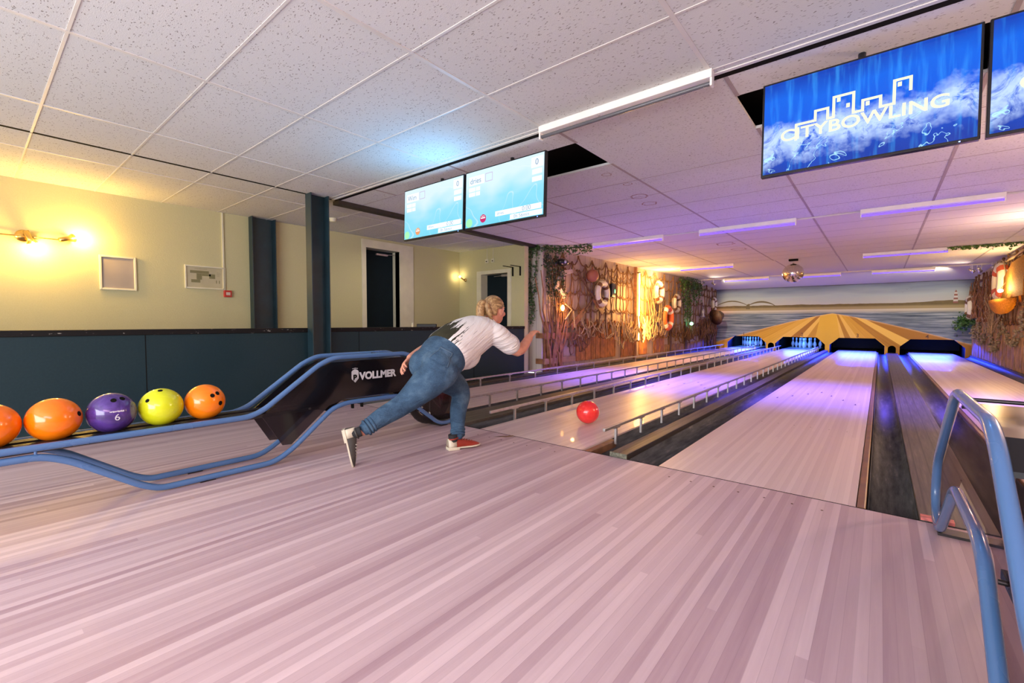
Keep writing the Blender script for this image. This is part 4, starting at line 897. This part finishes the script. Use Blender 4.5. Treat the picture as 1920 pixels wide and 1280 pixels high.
wv = N('woven_straw'); wx = wv.pos(); vv = wv.vor(wx, 34); wv.fin(wv.mix(wv.map(vv, .2, .6), (.75, .48, .12), (.30, .16, .03)), .8)
tr = wv.new('ShaderNodeBsdfTranslucent'); tr.inputs[0].default_value = (.9, .55, .12, 1); mx = wv.new('ShaderNodeMixShader'); mx.inputs[0].default_value = .55
wv.l.new(wv.b.outputs[0], mx.inputs[1]); wv.l.new(tr.outputs[0], mx.inputs[2]); wv.l.new(mx.outputs[0], wv.out.inputs[0])
q = MB(); outl = [(-1.1, .95), (-.1, .90), (.55, .68), (.95, .50), (1.35, .36), (1.75, .27), (1.35, .20), (.95, .235), (.5, .22), (-1.1, .22)]
q.prism(outl, 'YZ', .06, .075); q.build('net_drape', wv.m, t)
MB().lathe([(.02, -.10), (.25, -.08), (.45, .0), (.56, .12), (.60, .20), (.58, .20), (.54, .12), (.43, .02), (.24, -.06), (.01, -.08)], (.05, .55, 0), 32, 0, Matrix.Diagonal((.28, 1.5, 1, 1))).build('basket', wv.m, t)
MB().ball((-.06, .0, .36), .04, 12, 0, (1, 2.6, .8)).build('bulb', glow('straw_bulb', (1, .75, .35), 25), t)
MB().tube([(0, 0, .95), (.05, 0, 1.05), (.15, 0, 1.06)], .008, 6).build('hook', M['dark_wood'], t)
lamp('woven_lamp_light', 'POINT', (1.80, 13.15, 1.66), 22, (1, .66, .28), .03)
o = MB().tube([(2.05, 15.9, 2.18), (2.02, 15.3, 2.26), (2.02, 14.2, 2.27), (2.02, 13.0, 2.28), (2.02, 12.2, 2.33)], .022, 8).build('rope', M['rope_tan']); tag(o, 'pale rope strung along top of the reed wall', 'rope')
t = empty('bell_lamp', (2.0, 15.3, 1.42), 'small twin brass lanterns hanging before the dry stalks', 'lantern')
MB().lathe([(0, 0), (.04, 0), (.05, .05), (.02, .09), (0, .10)], n=12).lathe([(0, .14), (.03, .14), (.04, .19), (.02, .23), (0, .24)], n=12).build('body', br, t)
# warm globe lamps along the right wall, beyond the frame's edge
for y, e in ((4.6, 38), (9.0, 30)):
    t = empty('globe_lamp', (2.12, y, 1.75), 'warm frosted globe lamp on right wall, %s' % ('nearer the foul line' if y < 5 else 'halfway down the lanes'), 'wall lamp')
    MB().tube([(0, 0, 0), (-.12, 0, 0)], .012, 8).build('arm', br, t); MB().ball((-.20, 0, 0), .08, 18).build('globe', glow('warm_globe', (1, .70, .48), 5), t)
    lamp('globe_light', 'POINT', (1.78, y, 1.75), e, (1, .66, .50), .10)
# ivy
def ivy(paths, n, spread, size, lab, seed, mat, nm='ivy_garland', droop=.3):
    g = random.Random(seed); q = MB(); st = MB()
    for path in paths:
        P = [Vector(p) for p in path]; st.tube([p+Vector((g.uniform(-.01, .01), g.uniform(-.01, .01), 0)) for p in P], .006, 5, caps=False)
        seg = [(P[i+1]-P[i]).length for i in range(len(P)-1)]; tot = sum(seg)
        for k in range(int(n*tot)):
            d = g.uniform(0, tot); i = 0
            while i < len(seg)-1 and d > seg[i]: d -= seg[i]; i += 1
            c = P[i].lerp(P[i+1], min(1, d/seg[i]))+Vector((g.gauss(0, spread*.6), g.gauss(0, spread*.6), g.gauss(0, spread)-abs(g.gauss(0, spread*droop))))
            s_ = size*g.uniform(.6, 1.3)
            R = Matrix.Rotation(g.uniform(0, 2*PI), 4, 'Z') @ Matrix.Rotation(g.uniform(.3, 1.9), 4, 'X') @ Matrix.Rotation(g.uniform(0, 2*PI), 4, 'Z')
            lf = [(0, -.1, 0), (.35, -.35, .04), (.62, .0, .10), (.34, .22, .05), (.42, .55, .06), (.12, .52, .0), (0, 1, -.1), (-.12, .52, .0), (-.42, .55, .06), (-.34, .22, .05), (-.62, .0, .10), (-.35, -.35, .04)]
            vs = [c+(R @ (Vector(v)*s_)) for v in lf]; q.add([c+(R @ Vector((0, .3*s_, -.03*s_)))]+vs, [(0, i+1, (i+1) % 12+1) for i in range(12)])
    o = st.build(nm, M['stem'], recalc=False); q.build('leaves', mat, o, recalc=False); return tag(o, lab, 'ivy')
ivy([[(-5.42, 6.93, 2.36), (-5.38, 6.92, 1.95), (-5.33, 6.9, 1.55), (-5.32, 6.9, 1.35)], [(-5.2, 6.93, 2.36), (-5.22, 6.9, 1.8), (-5.18, 6.9, 1.4), (-5.12, 6.9, 1.15)], [(-5.2, 6.9, 1.75), (-5.15, 6.9, 1.3), (-5.2, 6.9, .98)], [(-5.05, 6.9, 2.36), (-5.08, 6.9, 1.9), (-5.1, 6.9, 1.5)]], 150, .045, .030, 'ivy strands trailing down the white end planks beside the far door', 1, M['leaf'], droop=1)
ivy([[(-5.42, 6.9, 2.36), (-5.0, 6.95, 2.37), (-4.75, 7.3, 2.38), (-4.45, 7.42, 2.38), (-4.17, 7.43, 2.385)]], 420, .05, .032, 'ivy garland along the ceiling edge up to the first purple tube', 2, M['leaf'])
ivy([[(-4.95, 7.1, 2.35), (-4.92, 7.25, 2.0), (-4.9, 7.35, 1.6)], [(-4.9, 7.3, 2.3), (-4.86, 7.5, 1.9), (-4.9, 7.6, 1.55)], [(-4.96, 7.05, 2.3), (-4.96, 7.15, 1.8), (-4.95, 7.25, 1.4)]], 260, .065, .034, 'dark bushy ivy and twigs at near top corner of plank wall', 3, plain('dark_leaf', (.03, .05, .02), .6, var=.5), droop=1)
ivy([[(-4.85, 14.4, 2.3), (-4.83, 14.6, 1.8), (-4.84, 14.7, 1.2)], [(-4.85, 14.9, 2.32), (-4.83, 15.0, 1.7), (-4.84, 15.1, 1.1)], [(-4.85, 15.4, 2.3), (-4.82, 15.5, 1.8)], [(-4.85, 15.9, 2.28), (-4.83, 16.0, 1.9)], [(-4.85, 14.3, 2.33), (-4.8, 16.3, 2.28)]], 190, .09, .045, 'leafy ivy hanging in the middle distance of the plank wall', 4, M['leaf'], droop=1)
ivy([[(.92, 11.93, 2.395), (1.5, 11.94, 2.40), (2.1, 11.95, 2.40)]], 330, .028, .035, 'light green ivy garland on the ceiling edge right of second row tube', 5, M['leaf_light'])
ivy([[(1.72, 18.3, .92), (1.95, 18.2, .98)], [(1.75, 18.3, .98), (2.0, 18.2, 1.06)]], 650, .10, .06, 'round green bush on wall in front of mural water', 6, M['leaf'], 'leafy_bush')
lamp('ledge_light', 'AREA', (-1.6, 14.6, 1.9), 7, (1, .78, .55), 4.5, .3, rot=(PI, 0, 0)) if False else None
lamp('spot_beam', 'SPOT', (1.75, 15.85, 2.20), 26, (1, .80, .60), .10, target=(-.6, 12.5, 2.9), spot=.95, blend=.8)
lamp('spot_down', 'SPOT', (1.75, 15.85, 2.20), 75, (1, .84, .70), .10, target=(.1, 14.9, 0), spot=1.5, blend=.7)
lamp('spot_beam', 'SPOT', (-4.4, 15.85, 2.2), 26, (1, .80, .62), .10, target=(-2.2, 12.5, 2.9), spot=.95, blend=.8)
lamp('spot_down', 'SPOT', (-4.4, 15.85, 2.2), 55, (1, .82, .74), .10, target=(-2.8, 14.9, 0), spot=1.5, blend=.7)
lamp('mural_wash', 'SPOT', (1.4, 15.7, 2.15), 75, (1, .88, .66), .05, target=(-.6, 18.75, 1.15), spot=1.7)
lamp('mural_wash', 'SPOT', (-4.2, 15.7, 2.15), 75, (1, .88, .66), .05, target=(-2.2, 18.75, 1.15), spot=1.7)
# ------------------------------------------------------------------ the bowler
def lofted(q, rings, n=24, smooth=True):
    # rings: (centre, tangent, lateral axis, half width, half thickness)
    R = []
    for c, t, lat, a, b_ in rings:
        c = Vector(c); t = Vector(t).normalized(); lat = Vector(lat); lat = (lat-t*lat.dot(t)).normalized(); d = t.cross(lat)
        R.append([c+lat*a*math.cos(2*PI*j/n)+d*b_*math.sin(2*PI*j/n) for j in range(n)])
    vs = [v for r0 in R for v in r0]; fs = [(i*n+j, i*n+(j+1) % n, (i+1)*n+(j+1) % n, (i+1)*n+j) for i in range(len(R)-1) for j in range(n)]
    fs += [tuple(range(n))[::-1], tuple((len(R)-1)*n+j for j in range(n))]
    q.add(vs, fs, 0, smooth); return q
def limb(q, pts, rs, n=20, flat=1., lat=(1, 0, 0)):
    P = [Vector(p) for p in pts]; out = []
    # resample through a smooth curve
    m = len(P); S_ = []
    for i in range(m-1):
        p0, p1, p2, p3 = P[max(i-1, 0)], P[i], P[i+1], P[min(i+2, m-1)]
        for k in range(5 if i < m-2 else 6):
            t = k/5; S_.append((.5*((2*p1)+(-p0+p2)*t+(2*p0-5*p1+4*p2-p3)*t*t+(-p0+3*p1-3*p2+p3)*t**3), rs[i]*(1-t)+rs[i+1]*t))
    for i, (p, r) in enumerate(S_):
        t = S_[min(i+1, len(S_)-1)][0]-S_[max(i-1, 0)][0]; out.append((p, t, lat, r*flat, r))
    lofted(q, out, n); q.ball(S_[0][0], S_[0][1]*.98, 16); q.ball(S_[-1][0], S_[-1][1]*.98, 16); return q
def remesh(o, v, sm=4):
    r = o.modifiers.new('remesh', 'REMESH'); r.mode = 'VOXEL'; r.voxel_size = v; r.use_smooth_shade = True
    s_ = o.modifiers.new('smooth', 'SMOOTH'); s_.factor = .5; s_.iterations = sm
person = empty('person', (-2.45, 2.35, 0), 'bowler in white shirt and blue jeans bent forward after releasing the ball', 'person')
OFF = Vector((2.45, -2.35, 0))
def W(*p): return Vector(p)+OFF
X = -2.50
RH, RK, RA = (-2.42, 2.155, .630), (-2.595, 1.955, .385), (-2.705, 1.700, .222)
LH, LK, LA = (-2.60, 2.215, .630), (-2.615, 2.535, .400), (-2.475, 2.370, .100)
# skin: one continuous body
q = MB()
lofted(q, [(W(X, 2.10, .60), (0, .8, .5), (1, 0, 0), .12, .11), (W(X, 2.20, .68), (0, .8, .5), (1, 0, 0), .155, .14), (W(X, 2.33, .76), (0, .8, .45), (1, 0, 0), .14, .13), (W(X, 2.48, .83), (0, .8, .35), (1, 0, 0), .14, .13), (W(X, 2.62, .875), (0, .8, .3), (1, 0, 0), .15, .11), (W(X, 2.72, .91), (0, .8, .4), (1, 0, 0), .10, .08)])
limb(q, [W(X, 2.66, .89), W(X, 2.745, .945), W(X, 2.79, 1.00), W(X, 2.80, 1.04)], [.075, .060, .052, .052])
limb(q, [W(*RH), W(-2.49, 2.07, .520), W(*RK), W(-2.665, 1.82, .302), W(*RA)], [.080, .075, .050, .045, .032]); limb(q, [W(*LH), W(-2.615, 2.39, .520), W(*LK), W(-2.555, 2.45, .260), W(*LA)], [.080, .075, .050, .045, .032])
# head facing down the lane
hc = W(X, 2.815, 1.065)
q.ball(hc, .1, 28, 0, (.74, .93, 1.02)); q.ball(hc+Vector((0, .030, -.055)), .06, 20, 0, (.88, .98, 1.05)); q.ball(hc+Vector((0, .058, -.085)), .024, 14)
q.add([hc+Vector(v) for v in ((-.013, .080, .012), (.013, .080, .012), (.018, .084, -.034), (-.018, .084, -.034), (0, .097, .010), (0, .118, -.030))], [(0, 1, 4), (1, 2, 5, 4), (2, 3, 5), (3, 0, 4, 5), (0, 3, 2, 1)])
q.ball(hc+Vector((.010, .084, -.056)), .009, 10, 0, (1.7, 1, .6)); q.ball(hc+Vector((-.010, .084, -.056)), .009, 10, 0, (1.7, 1, .6)); q.ball(hc+Vector((0, .083, -.064)), .010, 10, 0, (1.6, 1, .6))
for s_ in (1, -1):
    q.ball(hc+Vector((s_*.030, .083, .022)), .014, 10, 0, (1.4, .7, .4)); q.ball(hc+Vector((s_*.040, .066, -.030)), .022, 12)
    q.torus(hc+Vector((s_*.076, .004, -.012)), .019, .0065, 'X', 16, 8, sy=.68); q.ball(hc+Vector((s_*.073, .004, -.014)), .016, 12, 0, (.4, .7, 1.1)); q.ball(hc+Vector((s_*.075, .004, -.036)), .008, 8)
# arms
RS, RE, RW = (-2.335, 2.665, .865), (-2.275, 2.850, .735), (-2.320, 3.065, .835)
LS, LE, LWr = (-2.665, 2.665, .895), (-2.865, 2.410, .755), (-2.785, 2.165, .690)
limb(q, [W(X+.07, 2.63, .88), W(*RS), W(*RE), W(*RW)], [.07, .058, .048, .033]); limb(q, [W(X-.07, 2.63, .88), W(*LS), W(*LE), W(*LWr)], [.07, .056, .045, .028])
def hand(q, wrist, fwd, up, side, curl, spread=.10):
    # fwd: towards the fingertips, up: back of the hand, side +1 thumb on the +lateral side
    w0 = Vector(wrist); f = Vector(fwd).normalized(); u = Vector(up); u = (u-f*u.dot(f)).normalized(); l = f.cross(u)*side
    lofted(q, [(w0-f*.01, f, l, .026, .020), (w0+f*.025, f, l, .034, .018), (w0+f*.060, f, l, .041, .015), (w0+f*.088, f, l, .040, .012)], 16)
    for k, (o_, ln, r) in enumerate(((.029, .070, .0088), (.010, .078, .0092), (-.010, .072, .0088), (-.028, .058, .0078))):
        base = w0+f*(.084-abs(k-1.2)*.004)+l*o_; d = (f+l*spread*(1.2-k)).normalized(); pts = [base-d*.02, base]; a = curl*(1+k*.12); p = base; ang = a*.6
        for fr in (.42, .32, .26):
            dd = d*math.cos(ang)-u*math.sin(ang); p = p+dd*ln*fr; pts.append(p); ang += a
        q.tube(pts, [r*1.05, r*1.05, r, r*.92, r*.78], 10); q.ball(pts[-1], r*.76, 8); q.ball(pts[2], r*1.04, 8); q.ball(pts[3], r*.96, 8)
    tb = w0+f*.022+l*.028; d = (f*.62+l*.70-u*.30).normalized(); p1 = tb+d*.034; d2 = (f*.85+l*.30-u*.42).normalized(); p2 = p1+d2*.028; p3 = p2+d2*.022
    q.tube([tb-d*.02, tb, p1, p2, p3], [.013, .0135, .0112, .0098, .008], 10); q.ball(p3, .0078, 8)
hand(q, W(*RW), (-.10, .80, .52), (-.1, -.55, .80), -1, .38)
hand(q, W(*LWr), (.12, -.80, -.52), (-.6, -.45, .62), 1, .42, .22)
sk = N('skin'); n = sk.noise(sk.coord(), 25, 4); sk.fin(sk.mix(n, (.58, .25, .16), (.70, .34, .23)), .5, spec=.35); sk.b.inputs['Subsurface Weight'].default_value = .12; sk.b.inputs['Subsurface Radius'].default_value = (.02, .008, .004)
body = q.build('body', sk.m, person); remesh(body, .0042, 2)
q = MB()
for s_ in (1, -1): q.ball(hc+Vector((s_*.029, .084, .008)), .0095, 12)
q.build('eyes', plain('eye_white', (.75, .72, .68), .2), body)
q = MB()
for s_ in (1, -1): q.ball(hc+Vector((s_*.029, .0915, .008)), .0045, 10)
q.build('iris', plain('iris_blue', (.08, .14, .22), .2), body)
# jeans
def mk_denim():
    s = N('denim'); p = s.coord(); x = s.xyz(p); n = s.noise(p, 6, 5, .6); f = s.noise(s.scale(p, (1, 1, 1)), 260, 2)
    cr = s.noise(s.scale(p, (4, 7, 9), rot=(.5, .2, 0)), 2.2, 5, .6, .5)
    c = s.ramp(s.m_('ADD', s.m_('MULTIPLY', n, .7), s.m_('MULTIPLY', cr, .35)), [(.32, (.014, .030, .060)), (.52, (.036, .078, .135)), (.72, (.105, .175, .25))])
    c = s.mix(s.map(f, .4, .7, 0, .25), c, (.13, .22, .32)); s.bump(s.m_('ADD', cr, s.m_('MULTIPLY', f, .10)), .8, .02)
    return s.fin(c, .85, spec=.2)
dn = mk_denim()
q = MB()
sp = (0, .80, .52)
lofted(q, [(W(X, 2.085, .565), sp, (1, 0, 0), .09, .06), (W(X, 2.115, .60), sp, (1, 0, 0), .145, .125), (W(X, 2.165, .645), sp, (1, 0, 0), .176, .160), (W(X, 2.225, .692), sp, (1, 0, 0), .190, .172), (W(X, 2.275, .732), sp, (1, 0, 0), .188, .168), (W(X, 2.325, .765), sp, (1, 0, 0), .182, .160)])
q.ball(W(-2.43, 2.135, .655), .120, 20); q.ball(W(-2.57, 2.135, .655), .120, 20)
limb(q, [W(-2.425, 2.16, .615), W(-2.49, 2.07, .520), W(*RK), W(-2.665, 1.82, .302), W(-2.700, 1.722, .240)], [.132, .118, .078, .066, .050])
limb(q, [W(-2.60, 2.23, .615), W(-2.615, 2.39, .520), W(*LK), W(-2.555, 2.45, .260), W(-2.483, 2.374, .100)], [.130, .115, .078, .066, .046])
je = q.build('jeans', dn, person); remesh(je, .008, 12)
g = random.Random(5); q = MB()
def cuff(q, c, ax, r, n=3):
    ax = Vector(ax).normalized(); u = ax.orthogonal().normalized(); v = ax.cross(u)
    for k in range(n):
        c0 = Vector(c)+ax*k*.022; tilt = g.uniform(-.2, .2)
        q.tube([c0+u*math.cos(a)*r*1.03+v*math.sin(a)*r*1.03+ax*tilt*r*math.cos(a) for a in [2*PI*i/20 for i in range(20)]], .009, 8, closed=True)
cuff(q, W(-2.698, 1.726, .243), Vector(RK)-Vector(RA), .050); q.build('cuff_folds', dn, je); q = MB(); cuff(q, W(-2.484, 2.374, .098), Vector(LK)-Vector(LA), .048)
o = q.build('cuff_folds', dn, je)
# back pocket and waistband stitched on, lying just proud of the cloth
def patch(nm, c, u, v, w_, h_, mat, off, nu=10, nv=10):
    c, u, v = Vector(c), Vector(u).normalized(), Vector(v).normalized(); q = MB()
    vs = [c+u*(i/nu-.5)*w_+v*(j/nv-.5)*h_ for j in range(nv+1) for i in range(nu+1)]
    q.add(vs, [(j*(nu+1)+i, j*(nu+1)+i+1, (j+1)*(nu+1)+i+1, (j+1)*(nu+1)+i) for j in range(nv) for i in range(nu)], 0, True)
    o = q.build(nm, mat, je, recalc=False); s_ = o.modifiers.new('wrap', 'SHRINKWRAP'); s_.target = je; s_.wrap_method = 'NEAREST_SURFACEPOINT'; s_.wrap_mode = 'ABOVE_SURFACE'; s_.offset = off
    k = o.modifiers.new('t', 'SOLIDIFY'); k.thickness = .002; return o
seam = dn; stitch = plain('denim_stitch', (.07, .12, .18), .85)
u3 = Vector((.67, .56, -.49)); v3 = Vector((-.37, -.35, -.86)); pc = W(-2.345, 2.105, .735)
patch('back_pocket', pc, u3, v3, .125, .13, seam, .003)
patch('pocket_hem', pc-v3*.058, u3, v3, .125, .010, stitch, .005, 10, 2)
patch('pocket_edge', pc+u3*.060, u3, v3, .006, .13, stitch, .005, 2, 10); patch('pocket_edge', pc-u3*.060, u3, v3, .006, .13, stitch, .005, 2, 10)
# shirt
def mk_shirt():
    s = N('white_shirt_print'); p = s.coord(); x = s.xyz(p)
    al = s.m_('ADD', s.m_('MULTIPLY', s.m_('ADD', x['Y'], .10), .86), s.m_('MULTIPLY', s.m_('SUBTRACT', x['Z'], .74), .50))
    ac = s.m_('SUBTRACT', s.m_('MULTIPLY', s.m_('SUBTRACT', x['Z'], .74), .86), s.m_('MULTIPLY', s.m_('ADD', x['Y'], .10), .50))
    st = s.noise(s.comb(s.m_('MULTIPLY', al, 2.2), s.m_('MULTIPLY', s.m_('ADD', ac, s.m_('MULTIPLY', s.m_('ADD', x['X'], .05), -.9)), 26), s.m_('MULTIPLY', x['X'], 3)), 1, 4, .65, .25)
    reach = s.m_('MULTIPLY', s.map(al, .04, .46, 1, 0), s.map(x['X'], .0, .16, 1, 0))
    msk = s.m_('GREATER_THAN', s.m_('ADD', s.m_('MULTIPLY', st, 1.9), s.m_('MULTIPLY', reach, .85)), 1.42); msk = s.m_('MULTIPLY', msk, s.m_('GREATER_THAN', ac, .04))
    cr = s.noise(s.comb(s.m_('MULTIPLY', al, 3), s.m_('MULTIPLY', ac, 30), s.m_('MULTIPLY', x['X'], 4)), 1, 4, .55, .7)
    low = s.map(ac, .10, -.12); s.bump(s.m_('MULTIPLY', cr, s.m_('ADD', .5, low)), .9, .03)
    shade = s.mix(s.map(s.m_('ADD', s.m_('MULTIPLY', ac, 6), st), .6, 2.4), (.010, .010, .010), (.07, .065, .03))
    return s.fin(s.mix(msk, (.74, .70, .67), shade), .8, spec=.2)
q = MB()
lofted(q, [(W(X, 2.265, .722), sp, (1, 0, 0), .186, .172), (W(X, 2.30, .745), sp, (1, 0, 0), .196, .180), (W(X, 2.40, .800), (0, .84, .40), (1, 0, 0), .196, .176), (W(X, 2.50, .842), (0, .84, .36), (1, 0, 0), .196, .166), (W(X, 2.60, .880), (0, .84, .32), (1, 0, 0), .200, .148), (W(X, 2.68, .908), (0, .84, .36), (1, 0, 0), .178, .118), (W(X, 2.73, .930), (0, .8, .5), (1, 0, 0), .120, .088), (W(X, 2.762, .955), (0, .6, .7), (1, 0, 0), .072, .066)])
q.ball(W(X+.05, 2.42, .72), .12, 18, 0, (1, 1.1, 1))
limb(q, [W(X+.08, 2.62, .885), W(-2.345, 2.665, .868), W(-2.310, 2.730, .815), W(-2.292, 2.775, .785)], [.10, .088, .082, .084])
limb(q, [W(X-.08, 2.62, .885), W(-2.66, 2.665, .888), W(-2.74, 2.585, .835), W(-2.80, 2.515, .785)], [.10, .090, .084, .084])
sh = q.build('shirt', mk_shirt(), person); remesh(sh, .007, 5)
q = MB().torus((0, 0, 0), .062, .011, 'Z', 28, 8); o = q.build('collar', plain('collar_white', (.72, .68, .65), .8), person); o.location = W(X, 2.765, .955); o.rotation_euler = (-.75, 0, 0)
# hair
def mk_hair():
    s = N('blonde_hair'); p = s.coord(); x = s.xyz(p)
    st = s.noise(s.comb(s.m_('MULTIPLY', x['X'], 90), s.m_('MULTIPLY', x['Y'], 14), s.m_('MULTIPLY', x['Z'], 60)), 1, 4, .6, .4)
    s.bump(st, .7, .006); return s.fin(s.ramp(st, [(.3, (.16, .085, .035)), (.5, (.34, .20, .085)), (.72, (.62, .44, .20))]), .45, spec=.4)
hm = mk_hair(); q = MB(); c0 = hc+Vector((0, -.012, .012)); n = 36; m = 24
vs = []; fs = []
for i in range(m+1):
    for j in range(n):
        th = PI*i/m; ph = 2*PI*j/n; v = Vector((.083*math.sin(th)*math.cos(ph), .103*math.sin(th)*math.sin(ph), .108*math.cos(th))); vs.append(v)
for i in range(m):
    for j in range(n):
        f = (i*n+j, i*n+(j+1) % n, (i+1)*n+(j+1) % n, (i+1)*n+j); c = sum((vs[k] for k in f), Vector())/4
        front = c.y > .055 and c.z < .052; side = c.z < -.018+abs(c.x)*.15 and c.y > -.03; low = c.z < -.055
        if not (front or (c.y > .012 and c.z < .012) or side or low): fs.append(f)
q.add([v+c0 for v in vs], fs, 0, True); o = q.build('hair', hm, person, recalc=False); sm = o.modifiers.new('s', 'SOLIDIFY'); sm.thickness = .010; sm.offset = 0
hp = c0+Vector((0, -.098, .030)); q = MB()
limb(q, [hp+Vector((0, .02, 0)), hp+Vector((0, -.035, .012)), hp+Vector((0, -.058, -.035)), hp+Vector((.004, -.062, -.100)), hp+Vector((.008, -.062, -.165))], [.022, .032, .036, .032, .010], 16)
limb(q, [hp+Vector((.02, .0, 0)), hp+Vector((.035, -.02, -.005)), hp+Vector((.048, -.005, -.06)), hp+Vector((.058, .020, -.135))], [.016, .022, .024, .006], 12)
q.build('ponytail', hm, o); MB().torus((0, 0, 0), .026, .007, 'Y').build('hair_tie', plain('hair_tie', (.55, .45, .30), .6), o, loc=hp+Vector((0, -.004, .004)))
# shoes
def shoe(M4, upc, heel, lab, sc=1., extra=None):
    L_ = .262; sec = [(0, .026, .060, .075), (.02, .033, .0, .080), (.06, .036, 0, .078), (.10, .036, 0, .070), (.14, .041, 0, .058), (.18, .046, 0, .048), (.22, .043, 0, .038), (.25, .028, 0, .026), (.262, .008, 0, .018)]
    def prof(i0, i1, grow=0.):
        rings = []
        for y, w_, _, h in sec[i0:i1]:
            pr = []
            for k in range(16):
                a = PI*k/15; pr.append(Vector(((w_+grow)*math.cos(a), y, .016+(h-.016+grow)*math.sin(a)**.8)))
            rings.append(pr)
        vs = [M4 @ v for r0 in rings for v in r0]; nn = 16
        f = [(i*nn+j, i*nn+j+1, (i+1)*nn+j+1, (i+1)*nn+j) for i in range(len(rings)-1) for j in range(nn-1)]
        f += [tuple(range(nn))[::-1], tuple((len(rings)-1)*nn+j for j in range(nn))]; f += [(i*nn, (i+1)*nn, (i+1)*nn+nn-1, i*nn+nn-1) for i in range(len(rings)-1)]
        return vs, f
    v, f = prof(0, 9); u = MB().add(v, f, 0, True).build('shoe_upper', upc, person); tag(u, lab)
    b_ = u.modifiers.new('b', 'BEVEL'); b_.width = .004; b_.segments = 2; b_.limit_method = 'ANGLE'; b_.angle_limit = 1.0
    v, f = prof(0, 3, .0025); MB().add(v, f, 0, True).build('heel_counter', heel, u)
    ol = [(w_+.005, y) for y, w_, _, h in sec]+[(-w_-.005, y) for y, w_, _, h in sec[::-1]]
    s1 = MB().prism([(a, b0-.004 if b0 < .01 else b0+(.004 if b0 > .25 else 0)) for a, b0 in ol], 'XY', .006, .017); s1.v = [tuple(M4 @ Vector(p)) for p in s1.v]
    s1.build('sole', heel, u, bevel=.002)
    s2 = MB().prism([(-.033, -.002), (-.037, .05), (-.036, .085), (.036, .085), (.037, .05), (.033, -.002)], 'XY', -.004, .006); s2.v = [tuple(M4 @ Vector(p)) for p in s2.v]; s2.build('heel_block', heel, u)
    la = MB()
    for k in range(5):
        y = .115+k*.020; z = .066-k*.0065; la.tube([M4 @ Vector((-.022, y, z-.004)), M4 @ Vector((0, y+.004, z+.006)), M4 @ Vector((.022, y, z-.004))], .0028, 6)
    la.build('laces', extra or upc, u)
    ank = MB().tube([M4 @ Vector((0, .045, .055)), M4 @ Vector((0, .040, .110))], .034, 16); ank.build('sock', plain('sock_dark', (.02, .02, .022), .9), u)
    MB().torus((0, 0, 0), .035, .006, 'Z', 24, 8).build('shoe_collar', upc, u).matrix_local = M4 @ Matrix.Translation((0, .045, .080)) @ Matrix.Rotation(.15, 4, 'X')
    return u
def frame_(o_, y, z):
    y = Vector(y).normalized(); z = Vector(z); z = (z-y*z.dot(y)).normalized(); x = y.cross(z)
    return Matrix(((x.x, y.x, z.x, o_[0]), (x.y, y.y, z.y, o_[1]), (x.z, y.z, z.z, o_[2]), (0, 0, 0, 1)))
cream = plain('cream_leather', (.62, .56, .42), .5)
shoe(frame_(W(-2.497, 2.285, .006), (.36, .93, 0), (0, 0, 1)), plain('red_leather', (.26, .022, .010), .4, var=.25), cream, 'red bowling shoe with cream heel, planted flat', extra=plain('red_lace', (.40, .08, .04), .7))
u = shoe(frame_(W(-2.752, 1.578, .246), (.17, .14, -.97), (.55, .82, .14)), plain('grey_leather', (.050, .046, .040), .5, var=.25), cream, 'grey and black bowling shoe with cream sole, toe to the floor', extra=plain('white_print_shoe', (.6, .58, .5), .6))
